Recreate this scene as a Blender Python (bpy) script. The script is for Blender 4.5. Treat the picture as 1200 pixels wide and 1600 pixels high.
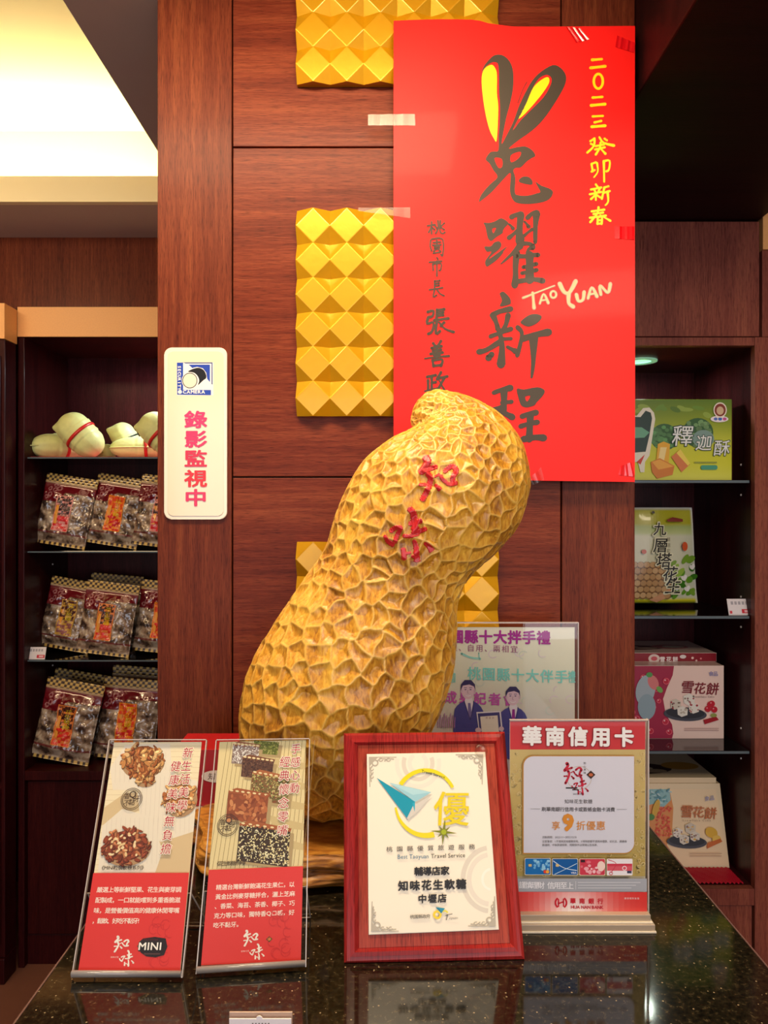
import bpy, bmesh, math, random
import numpy as np
from mathutils import Vector, Matrix, noise
from mathutils.geometry import tessellate_polygon
from mathutils.bvhtree import BVHTree

for _o in list(bpy.data.objects):
    bpy.data.objects.remove(_o)
S = bpy.context.scene
C = S.collection
PI = math.pi

# ---------------------------------------------------------------- camera
CAMZ = 1.45
FPX = 1155.0                      # focal length in pixels of the 1200 x 1600 frame
cam_d = bpy.data.cameras.new('camera')
cam_d.sensor_fit = 'VERTICAL'
cam_d.sensor_height = 36.0
cam_d.lens = FPX / 1600 * 36.0
cam = bpy.data.objects.new('camera', cam_d)
C.objects.link(cam)
cam.location = (0, 0, CAMZ)
cam.rotation_euler = (PI / 2, 0, 0)
S.camera = cam

# ---------------------------------------------------------------- world, lights, exposure
world = bpy.data.worlds.new('world')
S.world = world
world.use_nodes = True
bg = world.node_tree.nodes['Background']
bg.inputs[0].default_value = (0.95, 0.93, 0.96, 1)
bg.inputs[1].default_value = 0.52

def area(name, loc, rot, sx, sy, power, col):
    d = bpy.data.lights.new(name, 'AREA')
    d.shape = 'RECTANGLE'
    d.size, d.size_y, d.energy, d.color = sx, sy, power, col
    o = bpy.data.objects.new(name, d)
    o.location, o.rotation_euler = loc, rot
    C.objects.link(o)
    return o

area('ceiling_panel_light', (-0.22, 0.72, 2.31), (math.radians(14), 0, 0), 0.8, 0.2, 19, (1.0, 0.76, 0.48))
area('ceiling_panel_light', (0.75, -0.2, 2.31), (math.radians(25), 0, 0), 0.6, 0.4, 23, (1.0, 0.82, 0.60))
area('ceiling_panel_light', (-1.45, 1.2, 2.36), (math.radians(35), 0, 0), 0.5, 0.15, 7, (1.0, 0.70, 0.40))
area('storefront_daylight', (0.2, -3.2, 1.5), (math.radians(90), 0, 0), 3.6, 2.0, 55, (0.90, 0.91, 1.0))
area('cove_led_strip', (-1.45, 2.22, 2.405), (PI, 0, 0), 1.7, 0.06, 13, (1.0, 0.88, 0.52))
area('shelf_downlight', (-0.62, 2.50, 1.985), (0, 0, 0), 0.10, 0.10, 4.6, (0.86, 0.95, 1.0))
area('shelf_downlight', (0.66, 1.93, 1.835), (0, 0, 0), 0.06, 0.06, 1.6, (0.90, 1.0, 0.86))

S.view_settings.view_transform = 'Standard'
S.view_settings.look = 'None'
S.view_settings.exposure = 0.0
S.view_settings.gamma = 1.0
S.view_settings.use_curve_mapping = False

# ---------------------------------------------------------------- helpers
def P(px, py, Y):
    """world point at depth Y that lies on the sight line through pixel (px, py)"""
    return Vector(((px - 600) * Y / FPX, Y, CAMZ - (py - 800) * Y / FPX))

def lin(c):
    r = []
    for v in c[:3]:
        v = v / 255.0
        r.append(v / 12.92 if v <= 0.04045 else ((v + 0.055) / 1.055) ** 2.4)
    return (r[0], r[1], r[2], 1.0)

def tag(o, label=None, cat=None, group=None, kind=None):
    if label: o['label'] = label
    if cat: o['category'] = cat
    if group: o['group'] = group
    if kind: o['kind'] = kind
    return o

def thing(name, label, cat, loc=(0, 0, 0), group=None):
    o = bpy.data.objects.new(name, None)
    o.empty_display_size = 0.02
    C.objects.link(o)
    o.location = loc
    return tag(o, label, cat, group)

def mk(name, verts, faces, mat, parent=None, smooth=False):
    """one mesh object; vertices in world coordinates, also under a parent"""
    me = bpy.data.meshes.new(name)
    me.from_pydata([tuple(v) for v in verts], [], [tuple(f) for f in faces])
    me.update()
    if mat: me.materials.append(mat)
    if smooth: me.polygons.foreach_set('use_smooth', [True] * len(me.polygons))
    o = bpy.data.objects.new(name, me)
    C.objects.link(o)
    if parent: attach(o, parent)
    return o

def world_loc(o):
    v = Vector(o.location)
    if o.parent: v = v + world_loc(o.parent) + Vector(o.matrix_parent_inverse.translation)
    return v

def attach(o, parent):
    o.parent = parent
    o.matrix_parent_inverse = Matrix.Translation(-world_loc(parent))
    return o

def from_bm(name, bm, mat, parent=None, smooth=False):
    bmesh.ops.recalc_face_normals(bm, faces=bm.faces)
    me = bpy.data.meshes.new(name)
    bm.to_mesh(me); bm.free()
    if mat: me.materials.append(mat)
    if smooth: me.polygons.foreach_set('use_smooth', [True] * len(me.polygons))
    o = bpy.data.objects.new(name, me)
    C.objects.link(o)
    if parent: attach(o, parent)
    return o

def box_bm(bm, lo, hi, M=None):
    vs = [bm.verts.new(((M @ Vector(p)) if M else p)) for p in
          [(x, y, z) for x in (lo[0], hi[0]) for y in (lo[1], hi[1]) for z in (lo[2], hi[2])]]
    for f in ((0, 1, 3, 2), (4, 6, 7, 5), (0, 4, 5, 1), (2, 3, 7, 6), (0, 2, 6, 4), (1, 5, 7, 3)):
        bm.faces.new([vs[i] for i in f])
    return vs

def box(name, lo, hi, mat, parent=None, bevel=0.0015, M=None, seg=2):
    bm = bmesh.new()
    box_bm(bm, lo, hi, M)
    if bevel:
        bmesh.ops.bevel(bm, geom=list(bm.edges), offset=bevel, segments=seg, affect='EDGES', profile=0.5)
    return from_bm(name, bm, mat, parent)

def slab(name, pts, th, mat, parent=None, bevel=0.0, front=None):
    """plate with corner points pts (world, in order), thickness vector th"""
    bm = bmesh.new()
    a = [bm.verts.new(p) for p in pts]
    b = [bm.verts.new(Vector(p) + Vector(th)) for p in pts]
    n = len(pts)
    bm.faces.new(a); bm.faces.new(b[::-1])
    for i in range(n):
        bm.faces.new((a[i], b[i], b[(i + 1) % n], a[(i + 1) % n]))
    if bevel:
        bmesh.ops.bevel(bm, geom=list(bm.edges), offset=bevel, segments=2, affect='EDGES', profile=0.5)
    return from_bm(name, bm, mat, parent)

# ---------------------------------------------------------------- materials
def new_mat(name):
    m = bpy.data.materials.new(name)
    m.use_nodes = True
    nt = m.node_tree
    return m, nt, nt.nodes['Principled BSDF']

def plain(name, rgb, rough=0.5, metal=0.0, noise_amt=0.0, nscale=60, bump=0.0, coat=0.0, emit=0.0, spec=0.5):
    m, nt, b = new_mat(name)
    c = lin(rgb)
    b.inputs['Roughness'].default_value = rough
    b.inputs['Metallic'].default_value = metal
    b.inputs['Coat Weight'].default_value = coat
    b.inputs['Coat Roughness'].default_value = 0.08
    b.inputs['Specular IOR Level'].default_value = spec
    tc = nt.nodes.new('ShaderNodeNewGeometry')
    n = nt.nodes.new('ShaderNodeTexNoise')
    n.inputs['Scale'].default_value = nscale
    n.inputs['Detail'].default_value = 5
    nt.links.new(tc.outputs['Position'], n.inputs['Vector'])
    mx = nt.nodes.new('ShaderNodeMix'); mx.data_type = 'RGBA'
    mx.inputs['A'].default_value = [v * (1 - noise_amt) for v in c[:3]] + [1]
    mx.inputs['B'].default_value = [min(1, v * (1 + noise_amt)) for v in c[:3]] + [1]
    nt.links.new(n.outputs['Fac'], mx.inputs['Factor'])
    nt.links.new(mx.outputs['Result'], b.inputs['Base Color'])
    if bump:
        bp = nt.nodes.new('ShaderNodeBump')
        bp.inputs['Strength'].default_value = bump
        bp.inputs['Distance'].default_value = 0.001
        nt.links.new(n.outputs['Fac'], bp.inputs['Height'])
        nt.links.new(bp.outputs['Normal'], b.inputs['Normal'])
    if emit:
        b.inputs['Emission Color'].default_value = c
        b.inputs['Emission Strength'].default_value = emit
    return m

def wood(name, dark, mid, light, axis='Z', rough=0.42, scale=1.0, coat=0.03, spec=0.12, fine=1.0, bump=0.25):
    """veneer with long grain along the axis"""
    m, nt, b = new_mat(name)
    L = nt.links.new
    g = nt.nodes.new('ShaderNodeNewGeometry')
    mp = nt.nodes.new('ShaderNodeMapping')
    k = {'X': (0.045, 1, 1), 'Y': (1, 0.045, 1), 'Z': (1, 1, 0.045), 'YZ': (1, 0.045, 0.045)}[axis]
    mp.inputs['Scale'].default_value = k
    L(g.outputs['Position'], mp.inputs['Vector'])
    def nz(s, d, dist=0.0):
        n = nt.nodes.new('ShaderNodeTexNoise')
        n.inputs['Scale'].default_value = s * scale
        n.inputs['Detail'].default_value = d
        n.inputs['Roughness'].default_value = 0.65
        n.inputs['Distortion'].default_value = dist
        L(mp.outputs['Vector'], n.inputs['Vector'])
        return n
    big, grain, pores = nz(14, 3, 0.6), nz(190, 6, 0.2), nz(900, 2)
    r = nt.nodes.new('ShaderNodeValToRGB')
    e = r.color_ramp.elements
    e[0].position, e[0].color = 0.30, lin(dark)
    e[1].position, e[1].color = 0.72, lin(light)
    e.new(0.50).color = lin(mid)
    mixf = nt.nodes.new('ShaderNodeMath'); mixf.operation = 'MULTIPLY_ADD'
    mixf.inputs[1].default_value = 0.55 * fine
    add = nt.nodes.new('ShaderNodeMath'); add.operation = 'MULTIPLY'; add.inputs[1].default_value = 1 - 0.55 * fine
    L(big.outputs['Fac'], add.inputs[0])
    L(grain.outputs['Fac'], mixf.inputs[0]); L(add.outputs[0], mixf.inputs[2])
    L(mixf.outputs[0], r.inputs['Fac'])
    pr = nt.nodes.new('ShaderNodeValToRGB')
    pr.color_ramp.elements[0].position, pr.color_ramp.elements[0].color = 0.36, (0.55, 0.5, 0.5, 1)
    pr.color_ramp.elements[1].position, pr.color_ramp.elements[1].color = 0.50, (1, 1, 1, 1)
    L(pores.outputs['Fac'], pr.inputs['Fac'])
    mu = nt.nodes.new('ShaderNodeMix'); mu.data_type = 'RGBA'; mu.blend_type = 'MULTIPLY'
    mu.inputs['Factor'].default_value = 1.0
    L(r.outputs['Color'], mu.inputs['A']); L(pr.outputs['Color'], mu.inputs['B'])
    L(mu.outputs['Result'], b.inputs['Base Color'])
    b.inputs['Roughness'].default_value = rough
    b.inputs['Coat Weight'].default_value = coat
    b.inputs['Coat Roughness'].default_value = 0.15
    b.inputs['Specular IOR Level'].default_value = spec
    bp = nt.nodes.new('ShaderNodeBump'); bp.inputs['Strength'].default_value = bump; bp.inputs['Distance'].default_value = 0.0006
    L(grain.outputs['Fac'], bp.inputs['Height']); L(bp.outputs['Normal'], b.inputs['Normal'])
    return m

def print_mat(name, rough=0.5, metal=0.0, coat=0.0, spec=0.4, bump=0.0, bscale=200):
    """colour comes from the printed artwork (colour attribute)"""
    m, nt, b = new_mat(name)
    a = nt.nodes.new('ShaderNodeAttribute'); a.attribute_name = 'Col'
    nt.links.new(a.outputs['Color'], b.inputs['Base Color'])
    b.inputs['Roughness'].default_value = rough
    b.inputs['Metallic'].default_value = metal
    b.inputs['Coat Weight'].default_value = coat
    b.inputs['Coat Roughness'].default_value = 0.06
    b.inputs['Specular IOR Level'].default_value = spec
    if bump:
        g = nt.nodes.new('ShaderNodeNewGeometry')
        n = nt.nodes.new('ShaderNodeTexNoise'); n.inputs['Scale'].default_value = bscale
        bp = nt.nodes.new('ShaderNodeBump'); bp.inputs['Strength'].default_value = bump
        bp.inputs['Distance'].default_value = 0.002
        nt.links.new(g.outputs['Position'], n.inputs['Vector'])
        nt.links.new(n.outputs['Fac'], bp.inputs['Height']); nt.links.new(bp.outputs['Normal'], b.inputs['Normal'])
    return m

def glass_mat(name, tint=(0.97, 0.98, 0.97), rough=0.02, edge=0.10, refl=(1, 1, 1), refl_k=0.16):
    """thin clear sheet: lets light through, mirrors at grazing angles"""
    m = bpy.data.materials.new(name); m.use_nodes = True
    nt = m.node_tree; nt.nodes.clear(); L = nt.links.new
    out = nt.nodes.new('ShaderNodeOutputMaterial')
    tr = nt.nodes.new('ShaderNodeBsdfTransparent'); tr.inputs[0].default_value = (*tint, 1)
    gl = nt.nodes.new('ShaderNodeBsdfGlossy'); gl.inputs['Roughness'].default_value = rough
    gl.inputs['Color'].default_value = (*refl, 1)
    fr = nt.nodes.new('ShaderNodeFresnel'); fr.inputs['IOR'].default_value = 1.45
    ml = nt.nodes.new('ShaderNodeMath'); ml.operation = 'MULTIPLY_ADD'
    ml.inputs[1].default_value = refl_k; ml.inputs[2].default_value = edge * 0.1
    mx = nt.nodes.new('ShaderNodeMixShader')
    L(fr.outputs[0], ml.inputs[0]); L(ml.outputs[0], mx.inputs[0])
    L(tr.outputs[0], mx.inputs[1]); L(gl.outputs[0], mx.inputs[2]); L(mx.outputs[0], out.inputs[0])
    return m

M = {}
M['stile'] = wood('mahogany_vertical', (74, 26, 16), (106, 47, 27), (136, 72, 41), 'Z')
M['panel'] = wood('mahogany_horizontal', (72, 22, 13), (108, 44, 25), (138, 69, 40), 'X', bump=0.35)
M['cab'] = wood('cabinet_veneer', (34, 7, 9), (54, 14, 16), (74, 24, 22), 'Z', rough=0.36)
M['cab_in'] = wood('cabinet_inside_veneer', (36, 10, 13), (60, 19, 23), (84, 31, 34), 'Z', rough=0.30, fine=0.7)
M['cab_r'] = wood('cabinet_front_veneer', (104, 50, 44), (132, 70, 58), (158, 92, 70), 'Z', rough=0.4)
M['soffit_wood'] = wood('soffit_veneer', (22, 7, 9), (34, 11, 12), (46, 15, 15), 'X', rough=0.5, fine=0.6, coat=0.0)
M['gap'] = plain('shadow_gap', (22, 9, 9), 0.8)
M['ceil'] = plain('painted_ceiling_grey', (196, 174, 166), 0.85, noise_amt=0.03, nscale=20)
M['cove'] = plain('painted_cove_cream', (240, 226, 186), 0.8, noise_amt=0.02, nscale=8)
M['fascia'] = plain('speckled_beige_laminate_warm_lit', (252, 180, 108), 0.45, noise_amt=0.14, nscale=260)  # orange of the warm lighting is put into the beige base colour
M['floor'] = plain('terracotta_floor', (126, 82, 66), 0.4, noise_amt=0.06, nscale=30)
M['wallp'] = plain('cream_wall', (205, 190, 170), 0.8)
M['print'] = print_mat('printed_paper', 0.55)
M['gloss_print'] = print_mat('coated_print', 0.32, coat=0.25)
M['foil_print'] = print_mat('gold_foil_print', 0.35, metal=0.0, coat=0.3)
M['dark_foil'] = print_mat('black_foil_print', 0.5, metal=0.0, coat=0.04)
M['acrylic'] = glass_mat('clear_acrylic', edge=0.25)
M['acrylic_edge'] = plain('acrylic_polished_edge', (196, 186, 180), 0.2, coat=0.5)
M['lam'] = glass_mat('clear_tape', tint=(0.93, 0.90, 0.86), rough=0.3, edge=0.3)

# granite
def granite():
    m, nt, b = new_mat('black_granite')
    L = nt.links.new
    g = nt.nodes.new('ShaderNodeNewGeometry')
    n = nt.nodes.new('ShaderNodeTexNoise'); n.inputs['Scale'].default_value = 160; n.inputs['Detail'].default_value = 6
    n.inputs['Roughness'].default_value = 0.8
    L(g.outputs['Position'], n.inputs['Vector'])
    r = nt.nodes.new('ShaderNodeValToRGB')
    e = r.color_ramp.elements
    e[0].position, e[0].color = 0.40, lin((10, 10, 8))
    e[1].position, e[1].color = 0.70, lin((92, 80, 56))
    e.new(0.56).color = lin((34, 30, 20))
    L(n.outputs['Fac'], r.inputs['Fac'])
    v = nt.nodes.new('ShaderNodeTexVoronoi'); v.inputs['Scale'].default_value = 210
    L(g.outputs['Position'], v.inputs['Vector'])
    sep = nt.nodes.new('ShaderNodeSeparateColor'); L(v.outputs['Color'], sep.inputs[0])
    lt = nt.nodes.new('ShaderNodeMath'); lt.operation = 'LESS_THAN'; lt.inputs[1].default_value = 0.18
    L(v.outputs['Distance'], lt.inputs[0])
    gt = nt.nodes.new('ShaderNodeMath'); gt.operation = 'GREATER_THAN'; gt.inputs[1].default_value = 0.86
    L(sep.outputs[0], gt.inputs[0])
    mu = nt.nodes.new('ShaderNodeMath'); mu.operation = 'MULTIPLY'
    L(lt.outputs[0], mu.inputs[0]); L(gt.outputs[0], mu.inputs[1])
    mx = nt.nodes.new('ShaderNodeMix'); mx.data_type = 'RGBA'
    L(mu.outputs[0], mx.inputs['Factor']); L(r.outputs['Color'], mx.inputs['A'])
    mx.inputs['B'].default_value = lin((150, 134, 104))
    L(mx.outputs['Result'], b.inputs['Base Color'])
    b.inputs['Roughness'].default_value = 0.07
    b.inputs['Specular IOR Level'].default_value = 0.6
    return m
M['granite'] = granite()

# carved camphor-like wood
def carved(name, dark, mid, light, scale=1.0, bump=0.5, coat=0.25, rough=0.4, axis=(1, 1, 0.35), cav=True):
    m, nt, b = new_mat(name)
    L = nt.links.new
    g = nt.nodes.new('ShaderNodeNewGeometry')
    mp = nt.nodes.new('ShaderNodeMapping'); mp.inputs['Scale'].default_value = axis
    mp.inputs['Rotation'].default_value = (0, math.radians(18), 0)
    L(g.outputs['Position'], mp.inputs['Vector'])
    n1 = nt.nodes.new('ShaderNodeTexNoise'); n1.inputs['Scale'].default_value = 14 * scale; n1.inputs['Detail'].default_value = 4
    n1.inputs['Distortion'].default_value = 1.2
    n2 = nt.nodes.new('ShaderNodeTexNoise'); n2.inputs['Scale'].default_value = 260 * scale; n2.inputs['Detail'].default_value = 5
    n2.inputs['Distortion'].default_value = 0.6
    for n in (n1, n2): L(mp.outputs['Vector'], n.inputs['Vector'])
    ad = nt.nodes.new('ShaderNodeMath'); ad.operation = 'MULTIPLY_ADD'; ad.inputs[1].default_value = 0.5
    h = nt.nodes.new('ShaderNodeMath'); h.operation = 'MULTIPLY'; h.inputs[1].default_value = 0.5
    L(n1.outputs['Fac'], h.inputs[0]); L(n2.outputs['Fac'], ad.inputs[0]); L(h.outputs[0], ad.inputs[2])
    r = nt.nodes.new('ShaderNodeValToRGB'); e = r.color_ramp.elements
    e[0].position, e[0].color = 0.34, lin(dark)
    e[1].position, e[1].color = 0.66, lin(light)
    e.new(0.48).color = lin(mid)
    L(ad.outputs[0], r.inputs['Fac'])
    src = r.outputs['Color']
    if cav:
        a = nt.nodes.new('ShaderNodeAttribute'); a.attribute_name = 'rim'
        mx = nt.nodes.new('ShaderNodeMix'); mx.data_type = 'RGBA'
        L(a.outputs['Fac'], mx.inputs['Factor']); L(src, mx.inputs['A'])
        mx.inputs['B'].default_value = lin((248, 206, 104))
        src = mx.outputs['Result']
    L(src, b.inputs['Base Color'])
    b.inputs['Roughness'].default_value = rough
    b.inputs['Coat Weight'].default_value = coat
    b.inputs['Coat Roughness'].default_value = 0.2
    bp = nt.nodes.new('ShaderNodeBump'); bp.inputs['Strength'].default_value = bump; bp.inputs['Distance'].default_value = 0.001
    L(n2.outputs['Fac'], bp.inputs['Height']); L(bp.outputs['Normal'], b.inputs['Normal'])
    return m

# ---------------------------------------------------------------- flat artwork
_gl = {}
def glyph(ch, off=0.0):
    k = (ch, off)
    if k not in _gl:
        c = bpy.data.curves.new('glyph', 'FONT'); c.body = ch; c.resolution_u = 2
        o = bpy.data.objects.new('glyph', c)
        me = o.to_mesh(); me.calc_loop_triangles()
        co = [tuple(v.co[:2]) for v in me.vertices]
        tr = [tuple(t.vertices) for t in me.loop_triangles]
        o.to_mesh_clear(); bpy.data.objects.remove(o); bpy.data.curves.remove(c)
        if off:                       # heavier weight: the outline laid down several times, slightly moved
            c2, t2, n = [], [], len(co)
            sh = [(math.cos(a), math.sin(a)) for a in (0.8, 2.36, 3.93, 5.5)] + ([(1, 0), (0, 1), (-1, 0), (0, -1)] if off > .018 else [])
            for q, (dx, dy) in enumerate(sh):
                c2 += [(x + dx * off, y + dy * off) for x, y in co]; t2 += [tuple(i + q * n for i in t) for t in tr]
            co, tr = c2, t2
        _gl[k] = (co, tr)
    return _gl[k]

def glyph_w(ch):
    if ord(ch) > 0x2000: return 1.0
    if ch == ' ': return 0.3
    co, _ = glyph(ch)
    return (max(c[0] for c in co) + 0.06) if co else 0.3

def crom(pts, n=6, closed=False):
    """Catmull-Rom through tuples of any length"""
    m = len(pts)
    if m < 3 and not closed: 
        a, b = pts[0], pts[-1]
        return [tuple(a[k] + (b[k] - a[k]) * i / n for k in range(len(a))) for i in range(n + 1)]
    out = []
    rng = range(m) if closed else range(m - 1)
    for i in rng:
        p0 = pts[(i - 1) % m] if closed or i > 0 else pts[i]
        p1, p2 = pts[i], pts[(i + 1) % m]
        p3 = pts[(i + 2) % m] if closed or i + 2 < m else pts[i + 1]
        for j in range(n):
            t = j / n
            out.append(tuple(0.5 * (2 * p1[k] + (p2[k] - p0[k]) * t + (2 * p0[k] - 5 * p1[k] + 4 * p2[k] - p3[k]) * t * t
                                    + (3 * p1[k] - p0[k] - 3 * p2[k] + p3[k]) * t ** 3) for k in range(len(p1))))
    if not closed: out.append(tuple(pts[-1]))
    return out

class Ink:
    """collects flat coloured shapes; fn(x, y, h) gives the world point of artwork position x, y raised by h"""
    def __init__(s, fn, step=0.00002, h0=0.0002):
        s.fn, s.h, s.step = fn, h0, step
        s.v, s.f, s.c = [], [], []
    def tri(s, pts, tris, col):
        b = len(s.v)
        c = lin(col)
        for p in pts:
            s.v.append(s.fn(p[0], p[1], s.h)); s.c.append(c)
        s.f += [tuple(b + i for i in t) for t in tris]
        s.h += s.step
    def grad(s, pts, cols, n=8):
        """four-cornered patch with a printed colour blend from top (cols[0]) to bottom (cols[-1])"""
        (x0, y0), (x1, y1), (x2, y2), (x3, y3) = pts
        b = len(s.v)
        for i in range(n + 1):
            t = i / n
            q = t * (len(cols) - 1); k = min(int(q), len(cols) - 2); w = q - k
            c = lin([cols[k][j] * (1 - w) + cols[k + 1][j] * w for j in range(3)])
            for (xa, ya, xb, yb) in ((x0, y0, x3, y3), (x1, y1, x2, y2)):
                s.v.append(s.fn(xa + (xb - xa) * t, ya + (yb - ya) * t, s.h)); s.c.append(c)
        s.f += [(b + 2 * i, b + 2 * i + 1, b + 2 * i + 3, b + 2 * i + 2) for i in range(n)]
        s.h += s.step
    def poly(s, pts, col, smooth=0, holes=()):
        if smooth: pts = crom(pts, smooth, True)
        loops = [[Vector((p[0], p[1], 0)) for p in pts]]
        for hl in holes:
            if smooth: hl = crom(hl, smooth, True)
            loops.append([Vector((p[0], p[1], 0)) for p in hl])
        flat = [p for l in loops for p in l]
        s.tri(flat, tessellate_polygon(loops), col)
    def rect(s, x0, y0, x1, y1, col):
        s.tri([(x0, y0), (x1, y0), (x1, y1), (x0, y1)], [(0, 1, 2), (0, 2, 3)], col)
    def rrect(s, x0, y0, x1, y1, r, col, corners=(1, 1, 1, 1)):
        pts = []
        for k, (cx, cy, a) in enumerate(((x0, y0, 180), (x1, y0, 270), (x1, y1, 0), (x0, y1, 90))):
            if corners[k]:
                ox = cx + (r if cx == x0 else -r); oy = cy + (r if cy == y0 else -r)
                for j in range(7):
                    t = math.radians(a + j * 15)
                    pts.append((ox + r * math.cos(t), oy + r * math.sin(t)))
            else: pts.append((cx, cy))
        s.poly(pts, col)
    def ell(s, cx, cy, rx, ry, col, n=20, rot=0.0):
        ca, sa = math.cos(rot), math.sin(rot)
        pts = [(cx, cy)]
        for i in range(n):
            t = 2 * PI * i / n
            x, y = rx * math.cos(t), ry * math.sin(t)
            pts.append((cx + x * ca - y * sa, cy + x * sa + y * ca))
        s.tri(pts, [(0, 1 + i, 1 + (i + 1) % n) for i in range(n)], col)
    def ring(s, cx, cy, rx, ry, w, col, a0=0, a1=360, n=36, w2=None):
        pts, tr = [], []
        for i in range(n + 1):
            k = i / n
            t = math.radians(a0 + (a1 - a0) * k)
            ww = w if w2 is None else w + (w2 - w) * k
            for q in (-0.5, 0.5):
                pts.append((cx + (rx + q * ww) * math.cos(t), cy + (ry + q * ww) * math.sin(t)))
        for i in range(n):
            tr += [(2 * i, 2 * i + 1, 2 * i + 3), (2 * i, 2 * i + 3, 2 * i + 2)]
        s.tri(pts, tr, col)
    def stroke(s, pts, w, col, w1=None, brush=True, n=5):
        """brush stroke: pts of (x, y), width from w to w1"""
        w1 = w if w1 is None else w1
        q = crom([tuple(p[:2]) for p in pts], n)
        m = len(q)
        vs, tr = [], []
        for i, (x, y) in enumerate(q):
            a, b = q[max(0, i - 1)], q[min(m - 1, i + 1)]
            dx, dy = b[0] - a[0], b[1] - a[1]
            l = math.hypot(dx, dy) or 1
            k = i / (m - 1)
            ww = (w + (w1 - w) * k) / 2
            if brush: ww *= 1.06 + 0.12 * math.cos(2 * PI * k)
            vs += [(x - dy / l * ww, y + dx / l * ww), (x + dy / l * ww, y - dx / l * ww)]
        for i in range(m - 1):
            tr += [(2 * i, 2 * i + 1, 2 * i + 3), (2 * i, 2 * i + 3, 2 * i + 2)]
        for e, ww in ((0, w), (m - 1, w1)):
            c = len(vs); vs.append(q[e])
            rr = ww / 2 * (1.1 if brush else 1.0)
            for j in range(10): vs.append((q[e][0] + rr * math.cos(j * PI / 5), q[e][1] + rr * math.sin(j * PI / 5)))
            tr += [(c, c + 1 + j, c + 1 + (j + 1) % 10) for j in range(10)]
        s.tri(vs, tr, col)
    def strokes(s, lst, ox, oy, k, w, col, brush=True, sub=3):
        """several strokes given in an enlarged frame: position = (ox, oy) + p / k"""
        h = s.h
        for st in lst:
            ww, w1, pts = w, None, st
            if isinstance(st[0], (int, float)):
                ww, w1, pts = st[0], st[1], st[2]
            s.stroke([(ox + p[0] / k, oy + p[1] / k) for p in pts], ww / k, col, None if w1 is None else w1 / k, brush, sub)
            s.h = h + s.step * 0.1 * (1 + lst.index(st) % 8)
        s.h = h + s.step
    def char(s, ch, x, y, size, col, off=0.0, ax=(1, 0), ay=(0, 1), sx=1.0):
        """glyph centred at x, y (artwork y runs down)"""
        co, tr = glyph(ch, off)
        if not co: return
        cx, cy = (0.5, 0.38) if ord(ch) > 0x2000 else ((min(c[0] for c in co) + max(c[0] for c in co)) / 2, 0.35)
        n0 = len(glyph(ch)[0]); m0 = len(glyph(ch)[1])
        if off: cx, cy = (0.5, 0.38) if ord(ch) > 0x2000 else (cx, cy)
        for q in range(max(1, len(co) // n0)):
            pts = []
            for (gx, gy) in co[q * n0:(q + 1) * n0]:
                u, v = (gx - cx) * size * sx, -(gy - cy) * size
                pts.append((x + u * ax[0] + v * ay[0], y + u * ax[1] + v * ay[1]))
            s.tri(pts, tr[:m0], col)
            s.h += 0.000004 - s.step
    def line(s, txt, x0, y0, x1, y1, size, col, off=0.0, sx=1.0, slant=0.0, tilt=None):
        """characters spread from centre of the first (x0, y0) to centre of the last (x1, y1)"""
        ws = [glyph_w(c) for c in txt]
        pos = [0.0]
        for i in range(1, len(txt)): pos.append(pos[-1] + (ws[i - 1] + ws[i]) / 2)
        tot = pos[-1] or 1
        h = s.h
        dx, dy = x1 - x0, y1 - y0
        l = math.hypot(dx, dy) or 1
        vert = abs(dy) > abs(dx)
        ax = (1, 0) if vert or len(txt) == 1 else (dx / l, dy / l)
        if tilt: ax = tilt
        ay = (slant, 1)
        for i, c in enumerate(txt):
            k = (i / max(1, len(txt) - 1)) if vert else pos[i] / tot
            s.char(c, x0 + dx * k, y0 + dy * k, size, col, off, ax, ay, sx)
            s.h = h
        s.h = h + s.step + 0.00004
    def build(s, name, parent, mat=None):
        me = bpy.data.meshes.new(name)
        me.from_pydata([tuple(v) for v in s.v], [], s.f)
        at = me.color_attributes.new('Col', 'FLOAT_COLOR', 'POINT')
        at.data.foreach_set('color', np.array(s.c, dtype=np.float32).ravel())
        me.materials.append(mat or M['print'])
        me.update()
        o = bpy.data.objects.new(name, me)
        C.objects.link(o)
        if parent: attach(o, parent)
        return o

def front_fn(Y):
    """artwork in photo-frame units on an upright plane at depth Y"""
    def fn(x, y, h): 
        p = P(x, y, Y)
        return Vector((p.x, p.y - h, p.z))
    return fn

def plane_fn(p0, n):
    """artwork in photo-frame units on the plane through p0 with normal n (towards the viewer)"""
    n = Vector(n).normalized(); o = Vector((0, 0, CAMZ)); d0 = (Vector(p0) - o).dot(n)
    def fn(x, y, h):
        d = P(x, y, 1.0) - o
        return o + d * (d0 / d.dot(n)) + n * h
    return fn

# ================================================================ ROOM
SOF = 2.33          # soffit height
CX = -0.552         # right edge of the ceiling coffer
CY = 2.096          # far edge of the ceiling coffer
LY = 2.35           # front of the left cabinet
def st(o): return tag(o, kind='structure')

st(box('floor', (-2.6, -3.4, -0.04), (2.6, 3.0, 0), M['floor'], bevel=0))
st(box('wall_left', (-2.7, -3.4, 0), (-2.6, 3.0, 2.8), M['wallp'], bevel=0))
st(box('wall_right', (2.6, -3.4, 0), (2.7, 3.0, 2.8), M['wallp'], bevel=0))
st(box('wall_back', (-2.6, 2.9, 0), (2.6, 3.0, 2.8), M['cab'], bevel=0))
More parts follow.
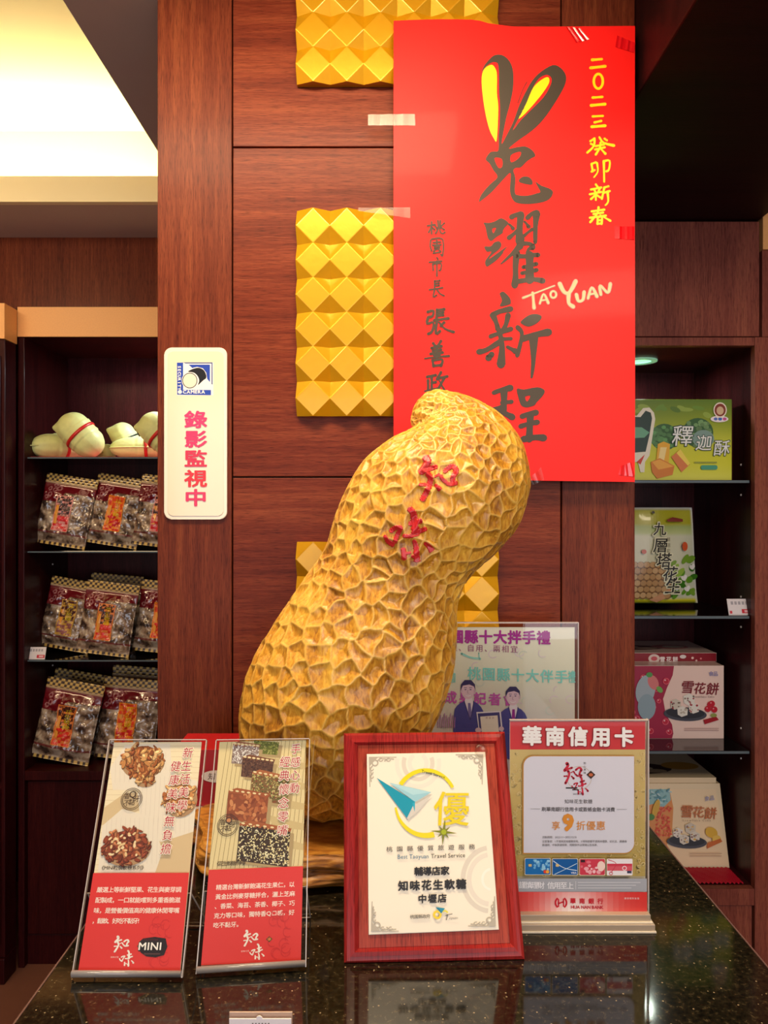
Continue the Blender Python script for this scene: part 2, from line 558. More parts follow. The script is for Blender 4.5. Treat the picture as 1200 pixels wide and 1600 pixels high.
# ceiling: a grey soffit around a raised, lit coffer
bm = bmesh.new()
x0, x1, y0, y1 = -2.3, CX, 0.1, CY
for lo, hi in (((-2.6, -3.4, SOF), (x0, 2.9, SOF + .05)), ((x1, -3.4, SOF), (2.6, 2.9, SOF + .05)),
               ((x0, -3.4, SOF), (x1, y0, SOF + .05)), ((x0, y1, SOF), (x1, 2.9, SOF + .05))):
    box_bm(bm, lo, hi)
st(from_bm('ceiling', bm, M['ceil']))
bm = bmesh.new()
for lo, hi in (((x0 - .02, y1 - .0015, SOF - .001), (x1 + .02, y1 + .02, SOF + .072)), ((x1, y0, SOF + .05), (x1 + .02, y1, SOF + .072)),
               ((x0 - .02, y0 - .02, SOF + .05), (x1 + .02, y0, SOF + .072)), ((x0 - .02, y0, SOF + .05), (x0, y1, SOF + .072))):
    box_bm(bm, lo, hi)
st(from_bm('trim_1', bm, M['cove']))
bm = bmesh.new()
box_bm(bm, (-2.6, -0.1, 2.66), (-0.2, LY + .1, 2.70))
box_bm(bm, (-2.6, LY, SOF + .05), (-0.2, LY + .05, 2.66))
box_bm(bm, (-0.25, -0.1, SOF + .05), (-0.2, LY, 2.66))
box_bm(bm, (-2.6, -0.1, SOF + .05), (-0.2, -0.05, 2.66))
st(from_bm('trim_2', bm, M['cove']))

# ---------------------------------------------------------------- column faced with veneer panels
KY = 1.25
cx0, cx1 = P(246, 0, KY).x, P(992, 0, KY).x
col = st(box('column', (cx0, KY + .012, 0), (cx1, KY + .75, SOF), M['gap'], bevel=0))
xs0, xs1 = P(363, 0, KY).x, P(877, 0, KY).x
g = 0.0012
box('stile', (cx0, KY, 0), (xs0 - g, KY + .02, SOF - .002), M['stile'], col, 0.0012)
box('stile', (xs1 + g, KY, 0), (cx1, KY + .02, SOF - .002), M['stile'], col, 0.0012)
zz = [SOF - .002, P(0, 230, KY).z, P(0, 745.5, KY).z, P(0, 1261, KY).z, 0.6, 0.0]
for a, b in zip(zz[:-1], zz[1:]):
    box('panel', (xs0 + g, KY, b + g), (xs1 - g, KY + .02, a - g), M['panel'], col, 0.0012)
box('side_panel', (cx0, KY + .02, 0), (cx0 + .012, KY + .75, SOF), M['cab'], col, 0)
box('side_panel', (cx1 - .012, KY + .02, 0), (cx1, KY + .75, SOF), M['cab'], col, 0)

# ---------------------------------------------------------------- dark soffit box right of the column
RY = 1.77
sof_z = P(0, 343, RY).z
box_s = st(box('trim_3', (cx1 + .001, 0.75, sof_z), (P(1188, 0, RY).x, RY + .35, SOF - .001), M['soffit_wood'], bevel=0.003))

# ---------------------------------------------------------------- LEFT CABINET
lx0 = P(28, 0, LY).x; lx1 = -0.30
zt = P(0, 527, LY).z; zf = P(0, 480, LY).z; zd = P(0, 1205, LY).z
LBY = 2.674
cab = thing('display_cabinet', 'dark red mahogany display cabinet left of the column with open shelves of bags', 'cabinet', (lx0, LY, 0))
sw = P(38, 0, LY).x - lx0
box('side_panel', (lx0, LY, 0), (lx0 + sw, LBY, zt), M['cab'], cab, 0.002)
box('side_panel', (lx1 - sw, LY, 0), (lx1, LBY, zt), M['cab'], cab, 0.002)
box('back_panel', (lx0, LBY, 0), (lx1, LBY + .015, zf), M['cab_in'], cab, 0)
box('top_panel', (lx0, LY, zt), (lx1, LBY, zt + .02), M['cab_in'], cab, 0)
box('deck', (lx0 + sw, LY, zd - .03), (lx1 - sw, LBY, zd), M['cab'], cab, 0.002)
box('drawer_front', (lx0 + sw + .004, LY + .012, 0.10), (-0.72, LY + .03, zd - .036), M['cab'], cab, 0.003)
box('drawer_front', (-0.716, LY + .012, 0.10), (lx1 - sw - .004, LY + .03, zd - .036), M['cab'], cab, 0.003)
box('plinth', (lx0 + sw, LY + .02, 0), (lx1 - sw, LY + .04, 0.096), M['cab'], cab, 0.002)
box('body', (lx0 + sw, LY + .04, 0), (lx1 - sw, LBY, zd - .031), M['gap'], cab, 0)
tag(box('lit_fascia', (lx0, LY - .004, zt + .001), (lx1, LY + .02, zf), M['fascia'], cab, 0.001), 'speckled beige laminate strip over the shelves')
M['smoke'] = plain('smoked_glass_shelf', (20, 18, 20), 0.06, spec=0.8)
M['smoke_edge'] = plain('glass_shelf_edge', (92, 108, 116), 0.2, coat=0.4)
def shelf(parent, xa, xb, ya, yb, z, th=0.008):
    s = box('shelf', (xa, ya, z - th), (xb, yb, z), M['smoke'], parent, 0.0008)
    box('shelf_edge', (xa + .001, ya - .0012, z - th + .001), (xb - .001, ya, z - .001), M['smoke_edge'], s, 0)
    return s
zL = [P(0, y, LY + .02).z for y in (714, 861, 1031)]
for z in zL: shelf(cab, lx0 + sw, lx1 - sw, LY + .02, LBY, z, 0.006)
for z in zL:
    for q in (.035, -.055):
        for yy in (LY + .08,):
            bm = bmesh.new()
            bmesh.ops.create_uvsphere(bm, u_segments=8, v_segments=6, radius=0.0035, matrix=Matrix.Translation((lx0 + sw, LY + .2, z + q)))
            from_bm('shelf_pin', bm, M['acrylic_edge'], cab)
# header above and pilaster at the far left
st(box('trim_4', (-2.6, LY + .02, zf), (-0.30, LY + .06, SOF), M['cab_r'], bevel=0))
hd = bpy.data.objects['trim_4']; hd.data.materials[0] = M['stile']
pil = thing('side_cabinet', 'edge of a dark red cabinet at the far left edge of the photo', 'cabinet', (-1.9, 2.27, 0))
pz = P(0, 474, 2.27).z; pz2 = P(0, 530, 2.27).z
pxr = P(8, 0, 2.27).x
box('body', (-2.3, 2.27, 0.08), (pxr - .0005, 2.34, pz2), M['cab'], pil, 0.003)
box('plinth', (-2.3, 2.265, 0), (pxr, 2.34, 0.079), M['cab'], pil, 0.003)
box('lit_fascia', (-2.3, 2.266, pz2 + .001), (pxr, 2.345, pz), M['fascia'], pil, 0.001)
box('door', (-1.75, 2.262, 0.62), (pxr - .012, 2.27, pz2 - .05), M['cab'], pil, 0.003)
box('door', (-1.75, 2.262, 0.12), (pxr - .012, 2.27, 0.60), M['cab'], pil, 0.003)

# ---------------------------------------------------------------- RIGHT CABINET
wx = 0.889; RB = 2.12; rfx = 1.6
rx0 = cx1 + .004
cab = thing('display_cabinet', 'mahogany display cabinet right of the column with glass shelves of gift boxes', 'cabinet', (rx0, RY, 0))
zo = P(0, 540, RY).z            # opening top
zr = P(0, 527, RY).z            # rail top
zdk = P(0, 1389, RY).z          # deck
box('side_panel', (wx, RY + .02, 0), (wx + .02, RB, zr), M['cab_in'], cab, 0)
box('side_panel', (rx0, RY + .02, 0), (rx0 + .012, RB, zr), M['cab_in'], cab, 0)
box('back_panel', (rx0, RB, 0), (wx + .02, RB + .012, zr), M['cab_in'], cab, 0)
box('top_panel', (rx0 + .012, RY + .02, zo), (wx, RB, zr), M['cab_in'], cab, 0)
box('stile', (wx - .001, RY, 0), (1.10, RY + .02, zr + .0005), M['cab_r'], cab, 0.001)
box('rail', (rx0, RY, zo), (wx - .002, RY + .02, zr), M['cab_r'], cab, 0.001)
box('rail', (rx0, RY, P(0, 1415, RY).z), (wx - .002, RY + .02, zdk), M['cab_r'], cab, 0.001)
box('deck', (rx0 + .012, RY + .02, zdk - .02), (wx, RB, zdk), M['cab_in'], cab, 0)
box('door', (rx0, RY + .004, zr + .003), (P(1188, 0, RY).x, RY + .02, sof_z - .003), M['cab_r'], cab, 0.0015)
box('stile', (P(1191, 0, RY).x, RY, zr + .001), (1.10, RY + .02, P(0, 391, RY).z), M['cab_r'], cab, 0.001)
box('lower_door', (rx0, RY + .006, 0.05), (P(1177, 0, RY).x, RY + .02, P(0, 1417, RY).z), M['cab_r'], cab, 0.0015)
box('body', (rx0, RY + .021, zr), (1.10, RB, sof_z - .002), M['gap'], cab, 0)
box('base', (rx0, RY + .021, 0), (1.10, RB - .001, 0.40), M['gap'], cab, 0)
box('lit_fascia', (P(1191.5, 0, RY).x, RY - .002, P(0, 390, RY).z), (1.30, RY + .30, P(0, 318, RY).z), M['fascia'], cab, 0.001)
zR = [P(0, 750, RY + .02).z, P(0, 962, RY + .02).z, P(0, 1173, RY + .02).z]
for z in zR: shelf(cab, rx0 + .012, wx - .004, RY + .02, RB, z, 0.008)
for z in zR:
    for q in (.04, -.035):
        bm = bmesh.new()
        bmesh.ops.create_uvsphere(bm, u_segments=8, v_segments=6, radius=0.003, matrix=Matrix.Translation((wx, RY + .07, z + q)))
        from_bm('shelf_pin', bm, M['acrylic_edge'], cab)
# recessed lamp in the cabinet top
lamp = thing('recessed_downlight', 'small round recessed lamp glowing in the right cabinet top', 'lamp', (0.685, 1.945, zo))
def disc(name, c, r0, r1, z0, z1, mat, parent, n=32):
    vs, fs = [], []
    for r, z in ((r1, z0), (r1, z1), (r0, z1), (r0, z0)):
        for i in range(n):
            t = 2 * PI * i / n
            vs.append((c[0] + r * math.cos(t), c[1] + r * math.sin(t), z))
    for k in range(3 if r0 < 1e-4 else 4):
        a, b = k * n, ((k + 1) % 4) * n
        fs += [(a + i, a + (i + 1) % n, b + (i + 1) % n, b + i) for i in range(n)]
    return mk(name, vs, fs, mat, parent, False)
M['lampglow'] = plain('lamp_diffuser', (170, 235, 205), 0.5, emit=1.1)
M['lampring'] = plain('lamp_ring', (150, 200, 175), 0.3, emit=0.35)
disc('lamp_ring', (0.672, 1.945), 0.030, 0.045, zo - .004, zo - .0003, M['lampring'], lamp)
disc('diffuser', (0.672, 1.945), 0.0, 0.0295, zo - .0025, zo - .0005, M['lampglow'], lamp)
lamp = thing('recessed_downlight', 'recessed lamp in the left cabinet top, hidden behind the column edge', 'lamp', (-0.62, 2.5, zt))
disc('lamp_ring', (-0.62, 2.50), 0.055, 0.065, zt - .004, zt - .0003, M['lampring'], lamp)

# ---------------------------------------------------------------- COUNTER
KC = 1.0            # counter top height
kx0, kx1 = -0.3255, 0.3795
ct = thing('display_counter', 'glossy black speckled granite counter in front of the column', 'counter', (0, 0.8, 0))
box('countertop', (kx0, 0.42, KC - .03), (kx1, KY - .001, KC), M['granite'], ct, 0.0015)
box('base', (kx0 + .02, 0.46, 0.08), (kx1 - .02, KY - .002, KC - .031), M['cab'], ct, 0.003)
box('plinth', (kx0 + .04, 0.48, 0), (kx1 - .04, KY - .002, 0.079), M['gap'], ct, 0)
M['edge'] = plain('polished_arris', (110, 82, 78), 0.25)
for x in (kx0, kx1):
    box('edge_strip', (x - .0008, 0.42, KC - .0022), (x + .0008, KY - .001, KC + .0004), M['edge'], ct, 0)

# ---------------------------------------------------------------- GOLD RELIEF PANELS
def goldmat():
    m = plain('gold_paint_relief', (204, 152, 8), 0.33, metal=0.40, noise_amt=0.05, nscale=90, bump=0.25, coat=0.3)
    return m
M['gold'] = goldmat()
def relief(py0, py1, label):
    Y = KY
    x0, x1 = P(463.5, 0, Y - .012).x, P(778, 0, Y - .012).x
    z0, z1 = P(0, py1, Y - .012).z, P(0, py0, Y - .012).z
    t = thing('relief_panel', label, 'wall relief', ((x0 + x1) / 2, Y, z0), 'gold relief panels on the column')
    nx, nz = 6, 6
    dx, dz = (x1 - x0) / nx, (z1 - z0) / nz
    yf, yp = Y - .020, Y - .0072
    box('backing', (x0, Y - .0065, z0), (x1, Y - .0002, z1), M['gold'], t, 0)
    vs = [(-dx / 2, yp, -dz / 2), (0, yf, -dz / 2), (dx / 2, yp, -dz / 2), (dx / 2, yf, 0), (dx / 2, yp, dz / 2), (0, yf, dz / 2),
          (-dx / 2, yp, dz / 2), (-dx / 2, yf, 0)]
    bk = [(v[0], Y - .0064, v[2]) for v in vs]
    vs2 = [(v[0], v[1] - Y, v[2]) for v in vs + bk]
    fs = [(1, 3, 5, 7), (0, 1, 7), (1, 2, 3), (3, 4, 5), (5, 6, 7)]
    fs += [(i, i + 8, (i + 1) % 8 + 8, (i + 1) % 8) for i in range(8)]
    bm = bmesh.new()
    bv = [bm.verts.new(v) for v in vs2]
    for f in fs: bm.faces.new([bv[i] for i in f])
    bmesh.ops.recalc_face_normals(bm, faces=bm.faces)
    es = [e for e in bm.edges if len(e.link_faces) == 2 and all(abs(v.co.y + .020) < 1e-4 for v in e.verts)]
    bmesh.ops.bevel(bm, geom=es, offset=0.0009, segments=2, affect='EDGES', profile=0.6)
    me = bpy.data.meshes.new('relief_tile'); bm.to_mesh(me); bm.free(); me.materials.append(M['gold'])
    for i in range(nx):
        for j in range(nz):
            o = bpy.data.objects.new('relief_tile', me)
            C.objects.link(o)
            o.location = (x0 + (i + .5) * dx - t.location.x, Y - t.location.y, z0 + (j + .5) * dz - t.location.z)
            o.parent = t
relief(-190, 130, 'gold diamond relief panel at the top of the column, cut by the frame')
relief(328, 650, 'gold diamond relief panel in the middle of the column, half under the poster')
relief(847, 1169, 'gold diamond relief panel low on the column, mostly behind the carved peanut')

# ================================================================ RED POSTER
PY = KY - .027
def poster_fn(x, y, h):
    """poster sheet: hangs free of the panels with a slight wave"""
    w = 0.0016 * math.sin((y - 40) / 118.0) + 0.0010 * math.sin(x / 60.0 + y / 200.0)
    p = P(x, y, PY)
    return Vector((p.x, p.y + w - h, p.z))
poster = thing('spring_poster', 'tall red new year poster with black and gold brush characters taped to the column', 'poster', tuple(P(803, 750, PY)))
nx, ny = 28, 60
TL, TR, BR, BL = (615, 33), (992, 41), (992, 753), (615, 748)
vs, fs = [], []
for j in range(ny + 1):
    for i in range(nx + 1):
        u, v = i / nx, j / ny
        x = (TL[0] * (1 - u) + TR[0] * u) * (1 - v) + (BL[0] * (1 - u) + BR[0] * u) * v
        top = 33 + 8 * (max(0, min(1, (x - 740) / 60))) - 2.5 * math.sin((x - 615) / 60) * (x < 760)
        y = top * (1 - v) + (BL[1] * (1 - u) + BR[1] * u) * v
        vs.append(poster_fn(x, y, 0))
for j in range(ny):
    for i in range(nx):
        a = j * (nx + 1) + i
        fs.append((a, a + 1, a + nx + 2, a + nx + 1))
M['poster'] = plain('red_coated_paper', (252, 26, 20), 0.48, coat=0.03, spec=0.25, noise_amt=0.03, nscale=9)
sheet = mk('sheet', vs, fs, M['poster'], poster, True)
INK = (60, 51, 37); RED = (252, 38, 38)
ink = Ink(poster_fn, 0.00004, 0.0004)
k, ox, oy = 6.4, 740, 70
def Q(lst): return [(ox + a / k, oy + b / k) for a, b in lst]
outer = [(78,270),(110,200),(160,140),(215,98),(290,100),(350,145),(385,210),(400,300),(395,440),(365,590),(330,720),(300,870),(283,985),(330,900),(400,760),(450,620),(520,470),(590,350),(680,260),(795,198),(870,225),(920,290),(925,360),(890,450),(800,600),(700,740),(590,850),(450,950),(355,1030),(430,1018),(520,1010),(590,1050),(620,1105),(580,1130),(530,1165),(475,1220),(430,1225),(400,1250),(420,1330),(415,1470),(450,1500),(540,1505),(640,1480),(668,1465),(640,1410),(622,1365),(680,1405),(760,1435),(795,1470),(770,1530),(700,1570),(560,1590),(440,1580),(390,1540),(365,1460),(370,1350),(368,1275),(300,1340),(180,1470),(70,1560),(55,1555),(80,1490),(160,1395),(240,1318),(200,1250),(160,1180),(122,1138),(165,1070),(210,1058),(250,1045),(252,900),(262,780),(265,600),(255,450),(250,210),(215,170),(170,180),(120,220)]
h1 = [(210,1128),(283,1135),(288,1210),(250,1222)]
h2 = [(375,1100),(440,1068),(478,1072),(450,1130),(378,1168)]
h3 = [(395,850),(440,750),(520,620),(560,500),(620,380),(670,320),(735,295),(780,330),(770,400),(700,520),(560,660),(470,750)]
ink.poly(Q(outer), INK, 3, [Q(h1), Q(h2), Q(h3)])
ink.poly(Q([(455,1345),(500,1312),(560,1320),(590,1360),(585,1395),(530,1390),(465,1372)]), INK, 3)
ink.stroke(Q([(535,365),(490,450),(445,575)]), 1.3, (90, 20, 15))
k, ox, oy = 7.5, 740, 320
ink.poly(Q([(120,207),(180,208),(250,190),(325,152),(400,195),(405,225),(370,260),(345,300),(340,330),(270,375),(210,422),(175,400),(160,360),(140,260)]), INK, 3, [Q([(220,280),(262,265),(250,300),(232,330)])])
ink.poly(Q([(130,485),(200,485),(240,440),(300,425),(328,465),(300,520),(220,585),(180,635),(280,565),(395,485),(350,545),(345,565),(280,640),(200,700),(155,725),(135,690),(145,640),(210,550),(160,550),(135,520)]), INK, 3)
ink.strokes([(55,60,[(445,140),(490,118),(560,105)]),(75,80,[(555,115),(540,250),(535,430)]),(22,42,[(415,225),(440,245),(462,275)]),
  (50,40,[(415,385),(470,340),(530,285)]),(50,50,[(632,150),(690,98),(740,85)]),(80,40,[(738,100),(725,250),(722,440)]),
  (22,44,[(598,195),(620,220),(645,255)]),(34,34,[(588,365),(640,320),(690,285)]),(70,60,[(560,400),(565,450)]),
  (75,14,[(545,480),(450,575),(322,692)]),(45,55,[(570,455),(650,455),(695,490)]),(55,25,[(695,500),(645,520),(622,570)]),
  (66,72,[(500,590),(490,730),(490,850),(480,945)]),(50,50,[(500,600),(600,605),(690,590),(755,588)]),
  (90,95,[(655,590),(655,700),(655,880)]),(40,44,[(580,732),(650,715),(735,694)]),(40,44,[(565,803),(650,785),(738,766)]),
  (50,62,[(490,905),(650,880),(740,880),(808,895)]),(40,20,[(520,560),(545,590)])], 740, 320, 7.5, 50, INK)
k, ox, oy = 5.0, 730, 450
ink.poly(Q([(255,40),(285,30),(330,75),(340,110),(330,130),(255,145),(270,100),(255,55)]), INK, 3)
ink.poly(Q([(415,265),(470,220),(520,205),(570,215),(578,240),(540,280),(480,305),(435,290)]), INK, 3)
ink.strokes([(40,40,[(195,215),(250,185),(338,165)]),(42,36,[(205,225),(225,270),(240,325)]),(38,36,[(318,215),(300,290),(270,345)]),
  (30,34,[(180,380),(260,350),(340,322)]),(28,26,[(270,400),(340,398)]),(26,60,[(235,290),(270,440),(262,598)]),(40,40,[(90,500),(150,485),(265,415)]),
  (48,40,[(165,548),(190,520)]),(22,40,[(312,462),(345,480),(372,495)]),(34,30,[(392,310),(424,350),(415,430),(388,530)]),
  (44,52,[(430,400),(530,368),(632,348)]),(66,16,[(515,385),(515,500),(512,600),(500,700)]),
  (30,46,[(205,820),(260,800),(335,782)]),(50,50,[(285,800),(285,900),(278,960)]),(30,30,[(270,898),(345,890)]),
  (26,30,[(195,950),(280,925)]),(38,46,[(250,960),(350,1010)]),(36,42,[(425,1005),(480,985),(535,975)]),(34,38,[(415,1082),(480,1062),(545,1050)]),
  (50,52,[(490,995),(482,1180)]),(44,50,[(435,1182),(530,1168),(595,1172)])], 730, 450, 5.0, 45, INK)
ink.poly(Q([(385,790),(440,795),(545,777),(600,800),(590,840),(540,895),(520,920),(460,935),(420,920),(400,870)]), INK, 3, [Q([(450,852),(490,845),(465,890)])])
# signature column
ink.strokes([[(155,125),(220,115)],[(190,90),(190,195)],[(190,130),(165,182)],[(195,140),(215,158)],[(245,80),(245,150),(225,190)],[(220,122),(238,150)],[(265,80),(262,170),(285,192),(305,180)],[(300,100),(270,130)],[(272,140),(300,158)],
  [(182,250),(178,300),(190,342)],[(190,240),(285,240),(286,380),(270,372)],[(205,270),(265,265)],[(235,252),(235,290)],[(200,292),(270,288)],[(215,306),(255,303),(252,322),(215,322)],[(235,322),(208,347)],[(240,320),(268,347)],[(205,362),(265,352)],
  [(235,400),(245,415)],[(170,440),(275,430)],[(200,455),(203,510)],[(202,455),(270,450),(268,505),(255,510)],[(235,430),(235,560)],
  [(215,600),(215,680)],[(215,605),(262,598)],[(215,625),(255,620)],[(215,645),(255,640)],[(170,678),(285,660)],[(215,680),(203,742),(232,725)],[(235,672),(260,710),(297,730)]], 640, 330, 5.52, 14, (64, 44, 30))
ink.strokes([[(155,870),(205,860),(197,905),(160,915)],[(160,915),(150,972),(205,960),(195,1035),(160,1060)],[(235,850),(232,930)],[(235,855),(300,845)],[(235,880),(290,872)],[(235,903),(290,897)],[(210,942),(335,925)],[(235,945),(225,1058),(262,1035)],[(298,960),(268,990)],(14,22,[(255,960),(305,1015),(380,1043)]),
  [(203,1140),(222,1165)],[(270,1120),(245,1160)],[(188,1182),(275,1165)],[(200,1207),(270,1195)],[(180,1232),(285,1220)],[(235,1165),(235,1262)],(12,18,[(130,1272),(230,1258),(340,1250)]),[(198,1285),(205,1338)],[(200,1287),(282,1280),(270,1335)],[(205,1335),(272,1328)],[(212,1240),(220,1258)],[(258,1236),(250,1254)],
  [(150,1430),(225,1415)],[(190,1425),(190,1540)],[(190,1482),(225,1475)],[(158,1460),(160,1545)],(12,18,[(130,1553),(235,1530)]),[(270,1390),(235,1450)],[(248,1442),(325,1425)],[(300,1435),(240,1545)],(10,18,[(250,1452),(298,1540)])], 640, 330, 5.52, 22, (62, 50, 34))
ink.build('black_lettering', poster, M['dark_foil'])
YEL = (255, 218, 20)
k, ox, oy = 6.4, 740, 70
for pts in ([(180,195),(220,235),(235,300),(235,480),(248,600),(245,760),(232,955),(205,930),(160,840),(120,680),(90,480),(82,320),(110,235)],
            [(447,735),(480,660),(545,540),(600,420),(680,345),(740,318),(760,345),(745,400),(660,520),(520,680)]):
    gi = Ink(poster_fn, 0.00004, 0.0004)
    gi.poly(Q(pts), YEL, 3)
    gi.build('gold_ear', poster, M['foil_print'])
gi = Ink(poster_fn, 0.00004, 0.0004)
gl = [(22,18,[(135,72),(215,66)]),(22,22,[(122,138),(243,126)]),(20,18,[(140,385),(220,380)]),(22,22,[(127,450),(243,440)]),
  (18,16,[(140,542),(225,538)]),(18,18,[(155,592),(210,580)]),(22,22,[(132,628),(243,620)]),
  [(120,748),(155,725)],[(155,732),(148,790),(95,843)],[(125,770),(150,782)],(14,22,[(195,715),(230,762),(315,785)]),[(238,728),(258,742)],[(165,790),(235,775)],[(205,760),(200,800),(165,860)],(12,20,[(205,810),(245,853)]),[(160,818),(240,800)],
  [(130,938),(165,925)],[(130,940),(140,1000)],(16,10,[(175,930),(182,1000),(150,1050)]),[(130,1002),(155,990)],(20,14,[(232,915),(235,1088)]),[(235,915),(280,912),(274,985),(252,1000)],
  [(165,1110),(180,1130)],[(125,1152),(210,1135)],[(150,1150),(160,1170)],[(200,1140),(185,1170)],[(115,1192),(210,1172)],(18,14,[(165,1180),(165,1240)]),[(158,1200),(125,1232)],[(175,1200),(200,1217)],[(235,1135),(270,1125)],[(235,1140),(215,1230)],[(235,1178),(280,1165)],(20,12,[(262,1170),(268,1250),(245,1283)]),
  [(130,1335),(235,1320)],[(145,1357),(225,1345)],[(115,1388),(248,1370)],[(187,1300),(178,1350),(118,1425)],(10,18,[(200,1365),(285,1413)]),[(180,1385),(178,1440)],[(180,1385),(215,1382),(212,1440)],[(182,1410),(212,1408)],[(180,1438),(212,1436)]]
gi.strokes(gl, 900, 80, 5.33, 17, YEL)
gi.ring(900 + 186 / 5.33, 80 + 250 / 5.33, 7.0, 11.4, 4.0, YEL)
gi.build('gold_lettering', poster, M['foil_print'])
ti = Ink(poster_fn, 0.00004, 0.0006)
OL = (168, 138, 50)
for w, c in (((1.6), (120, 62, 24)), ((0), OL)):
    for a in [(2.5,1,[(817,466),(840,457),(866,447)]),(3,4,[(832,458),(834,482)]),(2,3.2,[(843,475),(849,460),(856,474)]),(2,2,[(846,470),(854,469)]),
              (5,5,[(874,444),(880,456),(887,459),(893,452),(899,440)]),(5,5,[(888,459),(888,474),(895,480)]),
              (4,4,[(900,461),(903,471),(910,469),(912,457)]),(3,4,[(918,467),(924,450),(932,464)]),(2.5,2.5,[(920,461),(930,459)]),
              (3.5,4,[(938,461),(937,447),(949,458),(953,444)])]:
        ti.stroke(a[2], a[0] + w, c, a[1] + w)
    ti.ring(864, 461, 4.4, 5.2, 2.6 + w, c)
ti.build('city_name_lettering', poster, M['foil_print'])

# tape pieces holding the poster
def tape(pts, col, label, i, red=False):
    t = Ink(poster_fn, 0, 0.0012)
    a, b, c_, d = pts
    n = 8
    v, f = [], []
    for q in range(n + 1):
        s_ = q / n
        for (p, r) in ((a, b), (d, c_)):
            x = p[0] + (r[0] - p[0]) * s_; y = p[1] + (r[1] - p[1]) * s_
            pw = poster_fn(x, y, 0.0010 + 0.0006 * math.sin(q * 2.3 + i))
            if x < 615 or x > 992: pw.y = min(pw.y, KY - .0205)
            v.append(pw)
    f = [(2 * q, 2 * q + 1, 2 * q + 3, 2 * q + 2) for q in range(n)]
    o = mk('tape_strip', v, f, M['red_tape'] if red else M['lam'])
    tag(o, label, 'tape', 'tape strips on the red poster')
    o.modifiers.new('thick', 'SOLIDIFY').thickness = 0.0002
M['red_tape'] = plain('red_gloss_tape', (222, 12, 22), 0.15, coat=0.8)
tape([(575, 179), (648, 178), (649, 196), (575, 196)], None, 'clear tape strip on the left edge of the red poster, upper', 0)
tape([(560, 325), (641, 324), (641, 341), (560, 330)], None, 'clear tape strip on the left poster edge above the middle gold panel', 1)
tape([(884, 42), (906, 44), (920, 62), (900, 67)], None, 'slanted red tape piece at the top edge of the red poster', 2, True)
tape([(964, 56), (992, 68), (990, 83), (961, 74)], None, 'red tape piece in the top right poster corner', 3, True)
tape([(960, 354), (991, 354), (991, 375), (960, 373)], None, 'glossy red tape on the right poster edge beside the gold characters', 4, True)
tape([(970, 728), (986, 722), (992, 745), (966, 742)], None, 'red tape on the lower right corner of the poster', 5, True)
tape([(826, 748), (845, 730), (850, 750), (832, 758)], None, 'small clear tape at the poster bottom right of the peanut', 6)

# ================================================================ SECURITY SIGN
SY = KY - .0003
sg = thing('security_sign', 'cream rounded plastic security camera sign on the left of the column', 'sign', tuple(P(306, 810, SY)))
def rr_plate(name, x0, y0, x1, y1, r, Y0, Y1, mat, parent, bev=0.0):
    pts = []
    for (cx, cy, a) in ((x0 + r, y0 + r, 180), (x1 - r, y0 + r, 270), (x1 - r, y1 - r, 0), (x0 + r, y1 - r, 90)):
        for j in range(7):
            t = math.radians(a + j * 15); pts.append((cx + r * math.cos(t), cy + r * math.sin(t)))
    bm = bmesh.new()
    a = [bm.verts.new(P(x, y, Y0)) for x, y in pts]
    b = [bm.verts.new(P(x, y, Y0) + Vector((0, Y1 - Y0, 0))) for x, y in pts]
    fa = bm.faces.new(a); bm.faces.new(b[::-1])
    for i in range(len(a)): bm.faces.new((a[i], b[i], b[(i + 1) % len(a)], a[(i + 1) % len(a)]))
    if bev: bmesh.ops.bevel(bm, geom=list(fa.edges), offset=bev, segments=3, affect='EDGES', profile=0.5)
    return from_bm(name, bm, mat, parent)
M['sign'] = plain('cream_acrylic_plate', (232, 222, 202), 0.22, coat=0.6, noise_amt=0.03, nscale=25)
M['sign2'] = plain('cream_acrylic_face', (228, 214, 186), 0.18, coat=0.7, noise_amt=0.03, nscale=25)
rr_plate('plate', 256.5, 543, 354.5, 811.5, 11, SY - .005, SY, M['sign'], sg, 0.0015)
rr_plate('raised_face', 262, 549, 349, 806, 8, SY - .0062, SY - .005, M['sign2'], sg, 0.0006)
s = Ink(front_fn(SY - .0062), 0.00003, 0.0002)
def SQ(l): return [(260 + a / 13.33, 550 + b / 13.33) for a, b in l]
BLU, WH, BK = (32, 66, 170), (240, 236, 230), (14, 12, 12)
s.rect(276.3, 566.3, 333.5, 617.8, WH)
s.poly(SQ([(220,220),(350,220),(350,790),(930,790),(930,900),(225,890)]), BLU)
s.poly(SQ([(350,218),(960,218),(962,680),(940,670),(940,240),(400,240)]), (30, 50, 130))
s.poly(SQ([(460,262),(908,262),(908,630),(850,560),(830,430),(760,340),(640,310),(540,335)]), BLU)
s.ell(260 + 650 / 13.33, 550 + 520 / 13.33, 14.5, 15.2, WH)
s.poly(SQ([(450,410),(560,350),(680,330),(780,380),(830,480),(825,550),(770,590),(660,690),(685,600),(650,500),(570,430)]), BK, 3)
s.ell(260 + 490 / 13.33, 550 + 595 / 13.33, 12.8, 12.8, WH)
s.ring(260 + 490 / 13.33, 550 + 595 / 13.33, 11.2, 11.6, 1.2, BK)
s.ell(260 + 490 / 13.33, 550 + 595 / 13.33, 10.4, 10.8, (226, 216, 196))
s.line('CAMERA', 288.5, 612.3, 317.5, 612.3, 7.2, WH, 0.03, 1.1)
for i, ch in enumerate('SECURITY'):
    s.char(ch, 280.5, 573.5 + i * 4.9, 6.4, WH, 0.03, (0, 1), (-1, 0))
s.ell(281.3, 612.5, 3.2, 3.0, WH)
for i, ch in enumerate('錄影監視中'):
    c = [(206, 40, 100), (206, 34, 92), (200, 20, 60), (206, 10, 22), (206, 22, 84)][i]
    s.char(ch, 306, (655.5, 686, 716.5, 747.5, 777.5)[i], 28, c, 0.028, sx=1.30)
